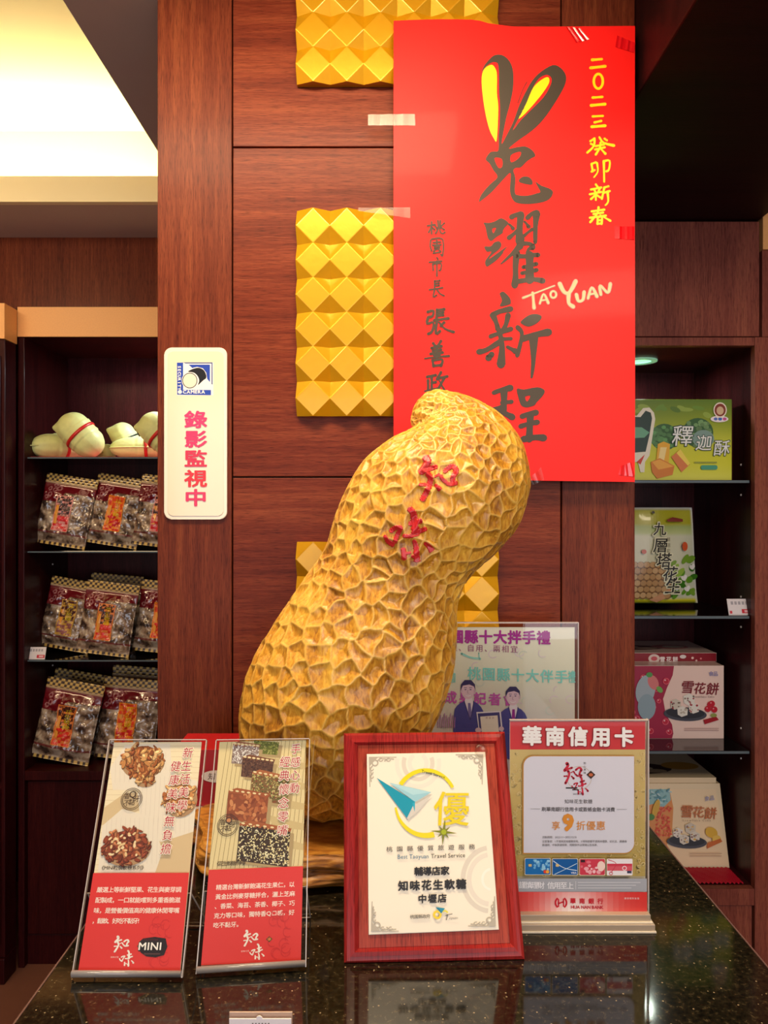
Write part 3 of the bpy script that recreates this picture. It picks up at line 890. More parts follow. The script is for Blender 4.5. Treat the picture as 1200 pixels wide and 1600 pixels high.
s.build('sign_print', sg, M['gloss_print'])

# ================================================================ CARVED PEANUT
PNY = 0.985
LS = [(645,648),(644,655),(645,663),(648,669),(631,679),(606,690),(568,721),(543,762),(525,804),(508,858),(481,898),(443,954),(406,1012),(385,1062),(377,1121),(382,1170),(398,1212),(428,1246),(468,1268),(512,1276)]
RS = [(647,640),(657,624),(681,611),(727,620),(777,646),(812,690),(825,742),(822,775),(806,821),(772,862),(733,898),(713,938),(711,985),(706,1044),(693,1092),(676,1132),(655,1172),(628,1212),(592,1248),(548,1270)]
nu, nv = 560, 620
def resample(pts, n):
    q = np.array(crom(pts, 24))
    return q
Lq, Rq = np.array(crom(LS, 30)), np.array(crom(RS, 30))
Cq = (Lq + Rq) / 2
wq = np.hypot(*(Rq - Lq).T) / 2
# arc length with the width taken in, so that rows are even on the rounded ends
sl = np.concatenate([[0], np.cumsum(np.hypot(np.hypot(*np.diff(Cq, axis=0).T), np.diff(wq) * 0.8))])
tt = np.linspace(0, sl[-1], nv)
Lx = np.stack([np.interp(tt, sl, Lq[:, i]) for i in (0, 1)], 1)
Rx = np.stack([np.interp(tt, sl, Rq[:, i]) for i in (0, 1)], 1)
Cc, Hh = (Lx + Rx) / 2, (Rx - Lx) / 2
th = np.linspace(0, 2 * PI, nu, endpoint=False)
hw = np.hypot(Hh[:, 0], Hh[:, 1])
sc = PNY / FPX
dep = 0.80 * hw * sc
cth, sth = np.cos(th), np.sin(th)
# positions (nv, nu, 3)
px = Cc[:, 0:1] + Hh[:, 0:1] * cth
py = Cc[:, 1:2] + Hh[:, 1:2] * cth
X = (px - 600) * sc
Z = CAMZ - (py - 800) * sc
Yy = PNY - dep[:, None] * np.sign(sth) * np.abs(sth) ** 0.92
pos = np.stack([X, Yy, Z], -1)
# a rounded flute running down the shell
fl = 0.0016 * np.cos(th * 9 + 0.6 * np.sin(tt[:, None] / 90))
# normals
def normals(p):
    du = np.roll(p, -1, 1) - np.roll(p, 1, 1)
    dv = np.gradient(p, axis=0)
    n = np.cross(du, dv)
    n /= np.linalg.norm(n, axis=-1, keepdims=True) + 1e-9
    c = p.mean(1, keepdims=True)
    sgn = np.sign((n * (p - c)).sum(-1).mean())
    return n * sgn
N0 = normals(pos)
# gouge cells
rng = np.random.RandomState(11)
cells = []
v = 8.0
row = 0
while v < sl[-1] - 4:
    wloc = np.interp(v, tt, hw)
    f = np.interp(v, [0, 90, 240, sl[-1]], [0.28, 0.42, 0.80, 0.98])
    ch, cw = 36 * f, 33 * f
    n = max(5, int(2 * PI * wloc * 0.9 / cw))
    for i in range(n):
        a = (i + 0.5 * (row % 2) + rng.uniform(-.30, .30)) / n * 2 * PI
        vv = v + rng.uniform(-.34, .34) * ch
        iv = int(np.clip(np.interp(vv, tt, np.arange(nv)), 0, nv - 1))
        iu = int(a / (2 * PI) * nu) % nu
        cells.append((*pos[iv, iu], *N0[iv, iu], f * rng.uniform(.75, 1.25)))
    v += ch * 0.92
    row += 1
cells = np.array(cells)
flat = pos.reshape(-1, 3)
# warp the lookup a little so that the cell walls wander
wob = np.stack([np.sin(flat[:, 2] * 95 + flat[:, 0] * 60), np.sin(flat[:, 0] * 110 + 2 + flat[:, 2] * 40), np.sin(flat[:, 1] * 90 + flat[:, 0] * 120)], 1) * 0.0026
wob += np.stack([np.sin(flat[:, 2] * 240 + 1), np.sin(flat[:, 0] * 260 + flat[:, 2] * 90), np.sin(flat[:, 2] * 210 + flat[:, 0] * 220)], 1) * 0.0011
axis = np.array([0.33, 0, 0.944])
def squash(p):
    a = p @ axis
    return p - np.outer(a, axis) * 0.16
fp = squash(flat + wob); cp = squash(cells[:, :3])
d1 = np.full(len(fp), 9.0); d2 = np.full(len(fp), 9.0); i1 = np.zeros(len(fp), int); i2 = np.zeros(len(fp), int)
for c0 in range(0, len(fp), 20000):
    q = fp[c0:c0 + 20000]
    dd = ((q ** 2).sum(1)[:, None] + (cp ** 2).sum(1)[None] - 2 * q @ cp.T)
    ix = np.argpartition(dd, 1, axis=1)[:, :2]
    dv_ = np.take_along_axis(dd, ix, 1)
    o_ = np.argsort(dv_, 1)
    ix = np.take_along_axis(ix, o_, 1); dv_ = np.take_along_axis(dv_, o_, 1)
    i1[c0:c0 + 20000], i2[c0:c0 + 20000] = ix[:, 0], ix[:, 1]
    d1[c0:c0 + 20000], d2[c0:c0 + 20000] = np.maximum(dv_[:, 0], 0), np.maximum(dv_[:, 1], 0)
sep = np.linalg.norm(cp[i1] - cp[i2], axis=1) + 1e-6
edge = (d2 - d1) / (2 * sep)                       # distance to the wall between two cells
size = cells[i1, 6]
A = 0.0066 * np.clip(size, .35, 1.15)
wdt = 0.0078 * np.clip(size, .4, 1.2)
scoop = 1 - np.exp(-(edge / wdt) ** 1.05)
rel = (flat - cells[i1, :3])
up = (rel @ axis) / (0.016 * np.clip(size, .4, 1.2))
tilt = (0.38 * np.clip(up, -1.3, 1.3)) * scoop       # each scoop is deeper at its upper end
rs = np.random.RandomState(5); cr = rs.uniform(0.55, 1.25, len(cells))
disp = -A * scoop * cr[i1] - A * 1.0 * tilt
tool = 0.00022 * np.sin(rel @ np.array([0.9, 0.2, -0.35]) * 2600 + 6 * np.sin(rel[:, 2] * 300)) * scoop
endf = np.clip(np.minimum(np.arange(nv), nv - 1 - np.arange(nv)) / 14.0, 0, 1)
disp = (disp + tool).reshape(nv, nu) * endf[:, None] + fl * endf[:, None] * 0.6 + 0.0018
vtx = (pos + N0 * disp[..., None]).reshape(-1, 3)
rim = (np.exp(-(edge / (0.0011 * np.clip(size, .5, 1.1))) ** 1.3) * 0.75).reshape(nv, nu)  # ridges tinted lighter: part wear, part lighting put into the colour
idx = np.arange(nv * nu).reshape(nv, nu)
a_ = idx[:-1]; b_ = idx[1:]
quads = np.stack([a_, np.roll(a_, -1, 1), np.roll(b_, -1, 1), b_], -1).reshape(-1, 4)
me = bpy.data.meshes.new('carved_body')
allv = np.concatenate([vtx, [pos[0].mean(0)], [pos[-1].mean(0)]])
me.vertices.add(len(allv)); me.vertices.foreach_set('co', allv.ravel().astype(np.float32))
caps = np.concatenate([np.stack([np.roll(idx[0], -1), idx[0], np.full(nu, nv * nu)], 1), np.stack([idx[-1], np.roll(idx[-1], -1), np.full(nu, nv * nu + 1)], 1)])
loops = np.concatenate([quads.ravel(), caps.ravel()])
me.loops.add(len(loops)); me.loops.foreach_set('vertex_index', loops.astype(np.int32))
np_ = len(quads) + len(caps)
ls = np.concatenate([np.arange(len(quads)) * 4, len(quads) * 4 + np.arange(len(caps)) * 3])
me.polygons.add(np_); me.polygons.foreach_set('loop_start', ls.astype(np.int32))
me.update(calc_edges=True); me.validate()
me.polygons.foreach_set('use_smooth', np.ones(np_, bool))
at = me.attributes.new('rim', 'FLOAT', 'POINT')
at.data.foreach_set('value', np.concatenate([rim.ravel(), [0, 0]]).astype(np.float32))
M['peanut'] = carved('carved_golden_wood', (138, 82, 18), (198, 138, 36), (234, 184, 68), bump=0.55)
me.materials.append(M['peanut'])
pz0 = P(0, 1274, PNY).z
pea = thing('carved_peanut', 'large golden carved wooden peanut leaning up from its base, red characters on it', 'sculpture', (P(520, 0, PNY).x, PNY, float(allv[:, 2].min())))
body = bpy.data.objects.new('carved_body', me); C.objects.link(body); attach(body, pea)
# painted characters, laid on to the carved surface
front = np.nonzero((np.sin(th) > 0.02))[0]
j0, j1 = int(nv * 0.12), int(nv * 0.62)
fr = front
sub = idx[j0:j1][:, fr]
tr_ = np.stack([sub[:-1, :-1], sub[:-1, 1:], sub[1:, 1:], sub[1:, :-1]], -1).reshape(-1, 4)
remap = {int(g): i for i, g in enumerate(sub.ravel())}
m_ = sub.shape[1]
li = np.arange(sub.size).reshape(sub.shape)
lq = np.stack([li[:-1, :-1], li[:-1, 1:], li[1:, 1:], li[1:, :-1]], -1).reshape(-1, 4)
bvh = BVHTree.FromPolygons([tuple(p) for p in vtx[sub.ravel()]], [tuple(map(int, f)) for f in lq])
CHI = [(9.5,8.5,[(600,200),(625,250),(590,320),(540,385)]),(6,6,[(545,385),(640,345),(735,312)]),(7,7,[(625,400),(660,460),(645,550),(600,650),(560,728)]),(4.5,4.5,[(525,540),(600,535)]),
       (3,3.5,[(710,442),(775,408)]),(4,6.5,[(722,540),(780,600)]),(5.5,7,[(835,375),(900,322),(955,315),(988,372)]),(7,6,[(985,375),(945,440),(938,505)]),(4.5,5,[(790,425),(810,470),(855,508)]),(5,6,[(865,525),(920,532),(990,515)])]
WEI = [(6,6,[(165,1120),(220,1080),(295,1075)]),(5.5,5.5,[(295,1080),(245,1170),(215,1260)]),(4.5,7,[(90,1180),(130,1250),(200,1290)]),(7.5,10,[(400,840),(445,900),(460,1000),(475,1165)]),
       (6,7,[(400,1030),(470,1010),(545,990)]),(5,6,[(325,1180),(420,1180),(520,1125),(605,1090)]),(5,8,[(455,1240),(480,1320),(492,1495)]),(6,7,[(320,1340),(328,1400),(330,1470)]),
       (3.5,3.5,[(350,1400),(410,1390)]),(4,4,[(430,1430),(465,1450)]),(4,8,[(590,1272),(640,1310),(678,1365)])]
def chi_wei(ink, x0, y0, s, x1, y1, s1, col, wm=8.0):
    for lst, X0, Y0, xx, yy, ss in ((CHI, 515, 170, x0, y0, s), (WEI, 75, 810, x1, y1, s1)):
        for w0, w1, pts in lst:
            ink.stroke([(xx + (a - X0) * ss, yy + (b - Y0) * ss) for a, b in pts], w0 * wm * ss, col, w1 * wm * ss, True, 3)
vs, fs = [], []
eye = Vector((0, 0, CAMZ))
for w0, w1, pts in CHI + WEI:
    q = crom([(590 + a / 8, 690 + b / 8) for a, b in pts], 12)
    m = len(q)
    base = len(vs)
    K = 8
    for i in range(-2, m + 2):
        ii = min(m - 1, max(0, i))
        a, b = q[max(0, ii - 1)], q[min(m - 1, ii + 1)]
        dx, dy = b[0] - a[0], b[1] - a[1]; l = math.hypot(dx, dy) or 1
        ex = 0 if 0 <= i < m else (i if i < 0 else i - m + 1)
        w = (w0 + (w1 - w0) * ii / (m - 1)) / 2 * 1.3 * (1 + 0.18 * math.sin(i * 1.7 + w0)) * (1, .85, .4)[abs(ex)]
        cx_, cy_ = q[ii][0] + dx / l * ex * w0 * .17, q[ii][1] + dy / l * ex * w0 * .17
        for k in range(K + 1):
            t = (k / K * 2 - 1) * w
            d = (P(cx_ - dy / l * t, cy_ + dx / l * t, 1.0) - eye).normalized()
            hit, nrm, fi, dist = bvh.ray_cast(eye, d)
            if hit is None: hit = eye + d * 0.9
            vs.append(hit - d * (0.0012 if 0 < k < K else 0.0002))
    for i in range(m + 3):
        for k in range(K):
            p = base + i * (K + 1) + k
            fs.append((p, p + 1, p + K + 2, p + K + 1))
M['redpaint'] = plain('red_enamel_paint', (196, 30, 34), 0.35, noise_amt=0.25, nscale=300, bump=0.5, coat=0.2)
mk('painted_characters', vs, fs, M['redpaint'], pea, True)

# ================================================================ ROOT-WOOD BASE
def wood_base():
    nu, nv = 220, 90
    cx, cy = -0.062, 0.972
    top = float(allv[:, 2].min()) + 0.0005
    vs = []
    for j in range(nv + 1):
        v = j / nv
        for i in range(nu):
            t = 2 * PI * i / nu
            c_, s_ = math.cos(t), math.sin(t)
            rx = 0.205 + 0.018 * math.sin(3 * t + .6) + 0.010 * math.sin(7 * t + 1)
            ry = 0.122 + 0.012 * math.sin(2 * t + 1.2) + 0.007 * math.sin(5 * t)
            # terrace profile: top slab, ledge, swelling foot
            z = KC + (top - KC) * min(1, v * 1.32)
            k = v * 1.32
            if k > 1:
                q = (k - 1) / 0.32; rr = (1 - q) * 0.94
            else:
                rr = 0.97 - 0.035 * (1 - k) ** 2 * 4 * .5
                rr += 0.05 * math.exp(-((k - .30 - .06 * math.sin(2 * t)) / .14) ** 2)
                rr -= 0.045 * math.exp(-((k - .56 - .05 * math.sin(3 * t + 1)) / .06) ** 2)
                if k > .9: rr -= (k - .9) * .3
                if k < .1: rr -= (.1 - k) * .8
            x, y = cx + rx * c_ * rr, cy + ry * s_ * rr
            n = noise.noise(Vector((x * 22, y * 22, z * 60))) * .008 + noise.noise(Vector((x * 60, y * 60, z * 210))) * .0028
            if k > 1: n *= .25
            vs.append((x + c_ * n, y + s_ * n, z - (0.002 * abs(n) * 200 if 1 < k < 1.25 else 0)))
    fs = [(j * nu + i, j * nu + (i + 1) % nu, (j + 1) * nu + (i + 1) % nu, (j + 1) * nu + i) for j in range(nv) for i in range(nu)]
    o = mk('wooden_base', vs, fs, M['basewood'], None, True)
    tag(o, 'rough golden root-wood slab under the carved peanut', 'wooden base')
M['basewood'] = carved('root_wood', (96, 54, 14), (168, 108, 34), (212, 156, 66), scale=0.8, axis=(0.22, 0.6, 1.8), cav=False, coat=0.08, rough=0.5)
wood_base()

# ================================================================ GOODS IN THE LEFT CABINET
M['toy'] = plain('pale_peanut_shell', (222, 226, 150), 0.5, noise_amt=0.10, nscale=70, bump=0.9)
M['ribbon'] = plain('red_ribbon', (206, 34, 30), 0.4, noise_amt=0.2, nscale=300)
M['cord'] = plain('black_cord', (24, 30, 26), 0.5)
def toy_peanut(label, a, b, r1, r2, beak=False, ribbon=True, seam=False, cord=False):
    """two-lobed shell from world point a (top) to b"""
    a, b = Vector(a), Vector(b)
    ax = (b - a); L = ax.length; ax.normalize()
    e1 = ax.cross(Vector((0, 1, 0))).normalized(); e2 = ax.cross(e1).normalized()
    nu, nv = 40, 56
    lo = min(a.z, b.z) - 0.01
    t_ = thing('peanut_box', label, 'peanut box', (b.x, b.y, b.z), 'peanut-shaped boxes on the top shelf')
    def rad(s):
        ea = r1 * math.sqrt(max(0, 1 - ((s - .32) / .32) ** 2))
        eb = r2 * math.sqrt(max(0, 1 - ((s - .68) / .32) ** 2))
        wst = 0.80 * min(r1, r2) * (1 if .32 < s < .68 else 0)
        return (max(ea, eb, wst) ** 1) if not .36 < s < .64 else (ea ** 5 + eb ** 5 + wst ** 5) ** .2
    for settle in range(2):
        vs = []
        for j in range(nv + 1):
            s = j / nv
            for i in range(nu):
                t = 2 * PI * i / nu
                r = rad(s) * (1 + 0.016 * math.cos(9 * t) + 0.02 * noise.noise(Vector((s * 14, math.cos(t) * 4, math.sin(t) * 4))))
                off = Vector((0, 0, 0))
                p = a + ax * (L * s) + e1 * (r * math.cos(t)) + e2 * (r * math.sin(t))
                if beak:
                    bd = (e1 * math.cos(beak) + e2 * math.sin(beak)) * .69 - ax * .72
                    p0 = a + ax * (L * .32) + bd * (r1 * .98)
                    p += bd * (.014 * math.exp(-((p - p0).length / .013) ** 2))
                vs.append(p)
        dz = zL[0] + .0012 - min(p.z for p in vs)
        if settle == 0: a = a + Vector((0, 0, dz)); b = b + Vector((0, 0, dz))
    t_.location = (b.x, b.y, zL[0] + .001)
    fs = [(j * nu + i, j * nu + (i + 1) % nu, (j + 1) * nu + (i + 1) % nu, (j + 1) * nu + i) for j in range(nv) for i in range(nu)]
    mk('shell', vs, fs, M['toy'], t_, True)
    def tor(name, s, rr, w, m, half=1.0):
        vs, c0 = [], a + ax * (L * s)
        R_ = rad(s) + rr * .4
        for i in range(40):
            t = 2 * PI * i / 40
            d = e1 * math.cos(t) + e2 * math.sin(t)
            for k in range(6):
                u = 2 * PI * k / 6
                vs.append(c0 + d * (R_ + rr * math.cos(u)) + ax * (w * math.sin(u)))
        mk(name, vs, [(i * 6 + k, i * 6 + (k + 1) % 6, ((i + 1) % 40) * 6 + (k + 1) % 6, ((i + 1) % 40) * 6 + k) for i in range(40) for k in range(6)], m, t_, True)
    if ribbon: tor('ribbon', .49, .003, .006, M['ribbon'])
    if cord: tor('cord', .46, .002, .003, M['cord'])
    if seam:
        vs = []; N_ = 60
        for i in range(N_):
            q = i / N_ * 2
            s, sg = (q, 1) if q < 1 else (2 - q, -1)
            p = a + ax * (L * s) + Vector((0, 1, 0)) * sg * (rad(s) + .001)
            d = Vector((0, sg, 0)) if .03 < s < .97 else ax * (1 if s > .5 else -1)
            for k in range(6):
                u = 2 * PI * k / 6
                vs.append(p + d * (.0035 * math.cos(u)) + Vector((0, 0, .0025 * math.sin(u))))
        mk('lid_seam', vs, [(i * 6 + k, i * 6 + (k + 1) % 6, ((i + 1) % N_) * 6 + (k + 1) % 6, ((i + 1) % N_) * 6 + k) for i in range(N_) for k in range(6)], M['toy'], t_, True)
    return t_
TY = LY + .10
z1 = zL[0] + .001
def tp(px, py, Y=TY): return P(px, py, Y)
toy_peanut('pale peanut box lying at the left end of the top shelf, red ribbon', tp(46, 693, LY + .055), tp(150, 693, LY + .235), .041, .041, ribbon=True, seam=True)
toy_peanut('pale green peanut box with beak leaning right, red ribbon, second from left', tp(97, 648, LY + .06), tp(156, 705, LY + .075), .053, .051, beak=2.9)
toy_peanut('small pale peanut box half hidden behind the leaning one', tp(156, 700, LY + .25), tp(176, 700, LY + .305), .030, .030, ribbon=False, seam=True)
toy_peanut('pale green peanut box standing with black cord at its waist', tp(182, 650, LY + .215), tp(214, 706, LY + .235), .043, .046, beak=2.7, ribbon=False, cord=True)
toy_peanut('pale peanut box lying in front of the standing one, lid seam showing', tp(171, 695, LY + .13), tp(290, 695, LY + .175), .037, .037, ribbon=True, seam=True)
toy_peanut('pale yellow peanut box with red ribbon cut off by the column edge', tp(224, 648, LY + .050), tp(282, 705, LY + .055), .053, .051, beak=2.9)

# ---- snack bags
M['bag'] = print_mat('clear_and_printed_film', 0.22, coat=1.0, spec=0.6, bump=0.45, bscale=34)
GOLD, DK, MAR = (214, 178, 96), (52, 30, 20), (112, 20, 30)
def bag_mesh(seed, nu=64, nv=84, w=0.176, h=0.235):
    rs = np.random.RandomState(seed)
    vs, cs = [], []
    ph = rs.uniform(0, 9)
    def surf(u, v, front=True):
        x = (u - .5) * w * (1 - 0.03 * math.sin(PI * v))
        z = v * h
        body = max(0, min(1, (v - .06) / .10)) * max(0, min(1, (.84 - v) / .12))
        t = 0.020 * (max(0, math.sin(PI * u)) ** .55) * body
        cr = noise.noise(Vector((u * 7 + ph, v * 9, seed))) * .007 + noise.noise(Vector((u * 17 + ph, v * 22, seed + 3))) * .0032
        cr += abs(noise.noise(Vector((u * 5 + v * 6 + ph, v * 3, seed + 7)))) * -.006
        t += cr * body
        t += 0.0008 * math.sin(v * 180) * (v > .86)
        edge = .0006
        y = -(edge + max(0, t)) if front else (edge + max(0, t) * .45)
        return Vector((x, y, z))
    def colr(u, v):
        if v > .885 or v < .045:
            k = (int(u * 20) + int(v * h / w * 20)) % 2
            return GOLD if k else DK
        if .865 < v <= .885: return (190, 160, 120)
        n = noise.noise(Vector((u * 5 + v * 4 + ph, v * 12, seed))) + .35 * noise.noise(Vector((u * 22, v * 26, seed))) + .15
        if v > .60 - .0 * u and (v > .74 or u < .30 + (v - .60) * 1.2): 
            for (cu, cv, r) in ((.16,.70,.045),(.24,.77,.045),(.13,.78,.04),(.31,.80,.05),(.22,.84,.035),(.10,.66,.04)):
                d = math.hypot(u - cu, (v - cv) * 1.3)
                if r * .6 < d < r: return (186, 130, 130)
            d = math.hypot((u - .78) / 1.5, v - .80)
            if .045 < d < .06 or (d < .04 and n > .1): return (170, 120, 112)
            return MAR
        if .155 < v < .185 : return (112, 50, 48)
        b = (190, 172, 150) if n > .38 else ((156, 132, 110) if n > .1 else ((118, 96, 78) if n > -.2 else (66, 50, 42)))
        return b
    for f in (True, False):
        for j in range(nv + 1):
            for i in range(nu + 1):
                u, v = i / nu, j / nv
                vs.append(surf(u, v, f)); cs.append(lin(colr(u, v)))
    n1 = (nu + 1) * (nv + 1)
    fs = []
    for j in range(nv):
        for i in range(nu):
            a = j * (nu + 1) + i
            fs.append((a, a + 1, a + nu + 2, a + nu + 1)); fs.append((n1 + a, n1 + a + nu + 1, n1 + a + nu + 2, n1 + a + 1))
    for j in range(nv):
        for i in (0, nu):
            a = j * (nu + 1) + i; fs.append((a, a + nu + 1, n1 + a + nu + 1, n1 + a))
    for i in range(nu):
        for j in (0, nv):
            a = j * (nu + 1) + i; fs.append((a, a + 1, n1 + a + 1, n1 + a))
    me = bpy.data.meshes.new('pouch')
    me.from_pydata([tuple(v) for v in vs], [], fs)
    at = me.color_attributes.new('Col', 'FLOAT_COLOR', 'POINT')
    at.data.foreach_set('color', np.array(cs, dtype=np.float32).ravel())
    me.materials.append(M['bag']); me.polygons.foreach_set('use_smooth', [True] * len(me.polygons))
    me.update()
    return me, surf, w, h
bagm = [bag_mesh(s) for s in (1, 2, 3)]
def bag_label(kind, surf):
    def fn(x, y, h):
        u, v = x, y
        p = surf(u, v); return Vector((p.x, p.y - .0016 - h * 3, p.z))
    t = Ink(fn, 0.00002, 0.0001)
    u0, u1, v0, v1 = .33, .65, .20, .70
    def patch(a, b, c, d, col, n=14):
        pts, tr = [], []
        for j in range(n + 1):
            for i in range(n + 1): pts.append((a + (b - a) * i / n, c + (d - c) * j / n))
        for j in range(n):
            for i in range(n):
                q = j * (n + 1) + i; tr += [(q, q + 1, q + n + 2), (q, q + n + 2, q + n + 1)]
        t.tri(pts, tr, col)
    bord, top, bot, txt = [((226, 150, 140), (60, 30, 32), (214, 30, 40), (150, 120, 110)), ((240, 140, 40), (226, 70, 30), (216, 40, 40), (244, 214, 40)),
                           ((206, 160, 70), (84, 40, 36), (150, 90, 90), (226, 200, 30)), ((228, 130, 60), (70, 30, 24), (224, 46, 34), (236, 204, 30))][kind]
    patch(u0, u1, v0, v1, bord)
    patch(u0 + .02, u1 - .02, v0 + .012, .42, bot)
    patch(u0 + .02, u1 - .02, .42, v1 - .012, top)
    t.h += .0004
    for k, ch in enumerate('花生軟糖'):
        co, tr = glyph(ch)
        t.tri([(.53 + (g[0] - .5) * .12, .625 - k * .062 + (g[1] - .38) * .062) for g in co], tr, txt)
    patch(.36, .42, .30, .56, (238, 160, 60), 2)
    return t
lab_me = {}
def bag(label, px_l, zb, Y, var, kind, lean=9, back=7, grp='snack bags on the left shelves', yaw=0, sc_=1.0):
    me, surf, w, h = bagm[var]
    x = P(px_l, 0, Y).x + w / 2
    t = thing('snack_bag', label, 'snack bag', (x, Y, zb), grp)
    R_ = Matrix.Rotation(math.radians(yaw), 4, 'Z') @ Matrix.Rotation(math.radians(-back), 4, 'X') @ Matrix.Rotation(math.radians(lean), 4, 'Y')
    dz = abs(math.sin(math.radians(lean))) * w / 2
    b = bpy.data.objects.new('pouch', me); C.objects.link(b)
    k = (var, kind)
    if k not in lab_me:
        o = bag_label(kind, surf).build('label', None, M['gloss_print']); lab_me[k] = o
    else:
        o = lab_me[k].copy(); C.objects.link(o)
    for q in (b, o):
        q.parent = t; q.matrix_parent_inverse = Matrix.Identity(4)
        q.matrix_basis = Matrix.Translation((0, 0, dz)) @ R_ @ Matrix.Scale(sc_, 4)
    return t
BY = LY + .09
bag('brown snack bag, black and red label, leftmost on the upper bag shelf', 50, zL[1], BY, 0, 0)
bag('brown snack bag with orange label in the middle of the upper bag shelf', 131, zL[1], BY + .01, 1, 1)
bag('brown snack bag cut by the column edge on the upper bag shelf', 204, zL[1], BY - .02, 2, 0, lean=7)
bag('brown snack bag with dark yellow-lettered label behind the left price card', 56, zL[2], BY + .03, 2, 2, lean=10)
bag('brown snack bag with orange and red label in the middle of the second bag shelf', 117, zL[2], BY - .04, 0, 3, lean=7)
bag('brown snack bag cut by the column edge on the second bag shelf', 206, zL[2], BY, 1, 1, lean=6)
bag('snack bag standing behind the middle bag of the second bag shelf', 130, zL[2], BY + .13, 1, 2, lean=5, sc_=1.06)
bag('shiny snack bag with black and orange label on the lowest shelf, left', 50, zd, BY - .04, 1, 3, lean=10, sc_=1.10)
bag('snack bag right behind the shiny left bag of the lowest shelf', 66, zd, BY + .06, 2, 1, lean=9, sc_=1.14)
bag('snack bag with orange label on the lowest shelf behind the tilted leaflets', 152, zd, BY + .0, 2, 1, lean=5, sc_=1.12)
bag('snack bag at the back of the lowest shelf, only its checkered top showing', 170, zd, BY + .10, 0, 2, lean=4, sc_=1.2)

def price_card(label, x0, y0, x1, y1, Y, zb, tilt=0.012):
    p0, p1 = P(x0, y1, Y), P(x1, y1, Y)
    h = P(0, y0, Y).z - P(0, y1, Y).z
    t = thing('price_card', label, 'price card', ((p0.x + p1.x) / 2, Y, zb), 'price cards on the shelves')
    a = [(p0.x, Y, zb), (p1.x, Y, zb), (p1.x, Y + tilt, zb + h), (p0.x, Y + tilt, zb + h)]
    slab('card', a, (0, .0015, 0), M['cardw'], t)
    def fn(x, y, hh): return Vector((p0.x + (p1.x - p0.x) * x, Y + tilt * (1 - y) - hh, zb + h * (1 - y)))
    s = Ink(fn, .00003, .0003)
    for i in range(5): s.rect(.14 + i * .15, .16, .24 + i * .15, .36, (176, 170, 176))
    s.rect(.55, .64, .97, .90, (206, 40, 60)); s.rect(.05, .75, .15, .92, (220, 70, 80))
    s.rect(.66, .70, .90, .84, (238, 190, 196))
    s.build('card_print', t)
M['cardw'] = plain('white_card', (236, 228, 230), 0.45)
price_card('small white and pink price card at the left end of the second bag shelf', 41, 1013, 70, 1031, LY + .03, zL[2])
price_card('white and red price card at the right end of the middle glass shelf', 1139, 934, 1177, 958, RY + .035, zR[1])

# ================================================================ GOODS IN THE RIGHT CABINET
def carton(name, label, x0, x1, y0, Y, zb, depth, mat, cat='gift box', grp='gift boxes in the right cabinet', xl=None):
    zt_ = P(0, y0, Y).z
    a, b = (rx0 + .02 if xl is None else xl), P(x1, 0, Y).x
    t = thing(name, label, cat, ((a + b) / 2, Y + depth / 2, zb), grp)
    box('carton', (a, Y, zb), (b, Y + depth, zt_), mat, t, 0.0008)
    return t, a, b, zt_
M['green'] = plain('green_carton', (150, 176, 40), 0.3, coat=0.5)
GY = 1.835
t, a, b, zt_ = carton('green_gift_box', 'green pastry gift box with white brush characters on the top glass shelf', 0, 1143.5, 624, GY, zR[0], .055, M['green'])
s = Ink(front_fn(GY), .00003, .0004)
yb = 800 - (zR[0] - CAMZ) * FPX / GY
lx = 600 + a * FPX / GY
s.grad([(lx, 624.5), (1143, 624.5), (1143, yb - .5), (lx, yb - .5)], [(96, 130, 36), (140, 160, 34), (200, 206, 60), (214, 214, 40), (224, 224, 90)], 10)
rs = random.Random(4)
for i in range(10): s.ell(rs.uniform(1000, 1130), rs.uniform(635, 652), rs.uniform(6, 12), rs.uniform(3, 7), rs.choice([(110, 150, 50), (90, 126, 40), (150, 176, 70)]), 12, rs.uniform(-.6, .6))
for cx_, cy_, r_, c1 in ((1038, 683, 22, (90, 146, 84)), (1090, 676, 24, (110, 150, 96))):
    s.ell(cx_, cy_, r_, r_ * .95, (52, 100, 52), 24)
    for i in range(46):
        an, q = rs.uniform(0, 2 * PI), math.sqrt(rs.uniform(0, 1)) * r_ * .9
        sh = rs.uniform(.8, 1.15)
        s.ell(cx_ + q * math.cos(an), cy_ + q * math.sin(an), 3.6, 3.0, tuple(min(255, int(v * sh)) for v in c1), 9)
s.ell(1098, 686, 17, 14, (128, 160, 150), 18)
s.poly([(lx, 640), (994, 650), (1004, 638), (1014, 637), (1021, 645), (1023, 655), (1019, 680), (1014, 712), (1007, 722), (1006, 738), (1000, 738), (996, 722), (lx, 726)], (244, 236, 214), 0)
s.poly([(lx, 646), (1000, 652), (1008, 642), (1016, 645), (1018, 654), (1014, 680), (1008, 706), (lx, 716)], (26, 60, 52), 0)
s.poly([(lx, 664), (1002, 668), (1014, 676), (1006, 684), (lx, 690)], (110, 176, 140)); s.poly([(994, 722), (1007, 710), (1000, 726)], (214, 60, 40))
for q, c1, c2, c3 in (((1028, 692, 1046, 728), (240, 180, 50), (250, 214, 90), (224, 140, 40)),):
    s.poly([(1027, 694), (1036, 690), (1046, 694), (1044, 724), (1034, 729), (1024, 724)], c1); s.poly([(1031, 699), (1041, 699), (1036, 724), (1027, 722)], (252, 226, 150))
s.poly([(1016, 722), (1030, 716), (1053, 728), (1050, 742), (1026, 748), (1018, 738)], (222, 130, 44)); s.poly([(1018, 722), (1030, 718), (1052, 729), (1028, 734)], (246, 176, 70))
s.poly([(1048, 714), (1062, 702), (1077, 726), (1064, 738)], (222, 128, 70)); s.poly([(1062, 702), (1077, 724), (1074, 728), (1056, 708)], (248, 220, 90))
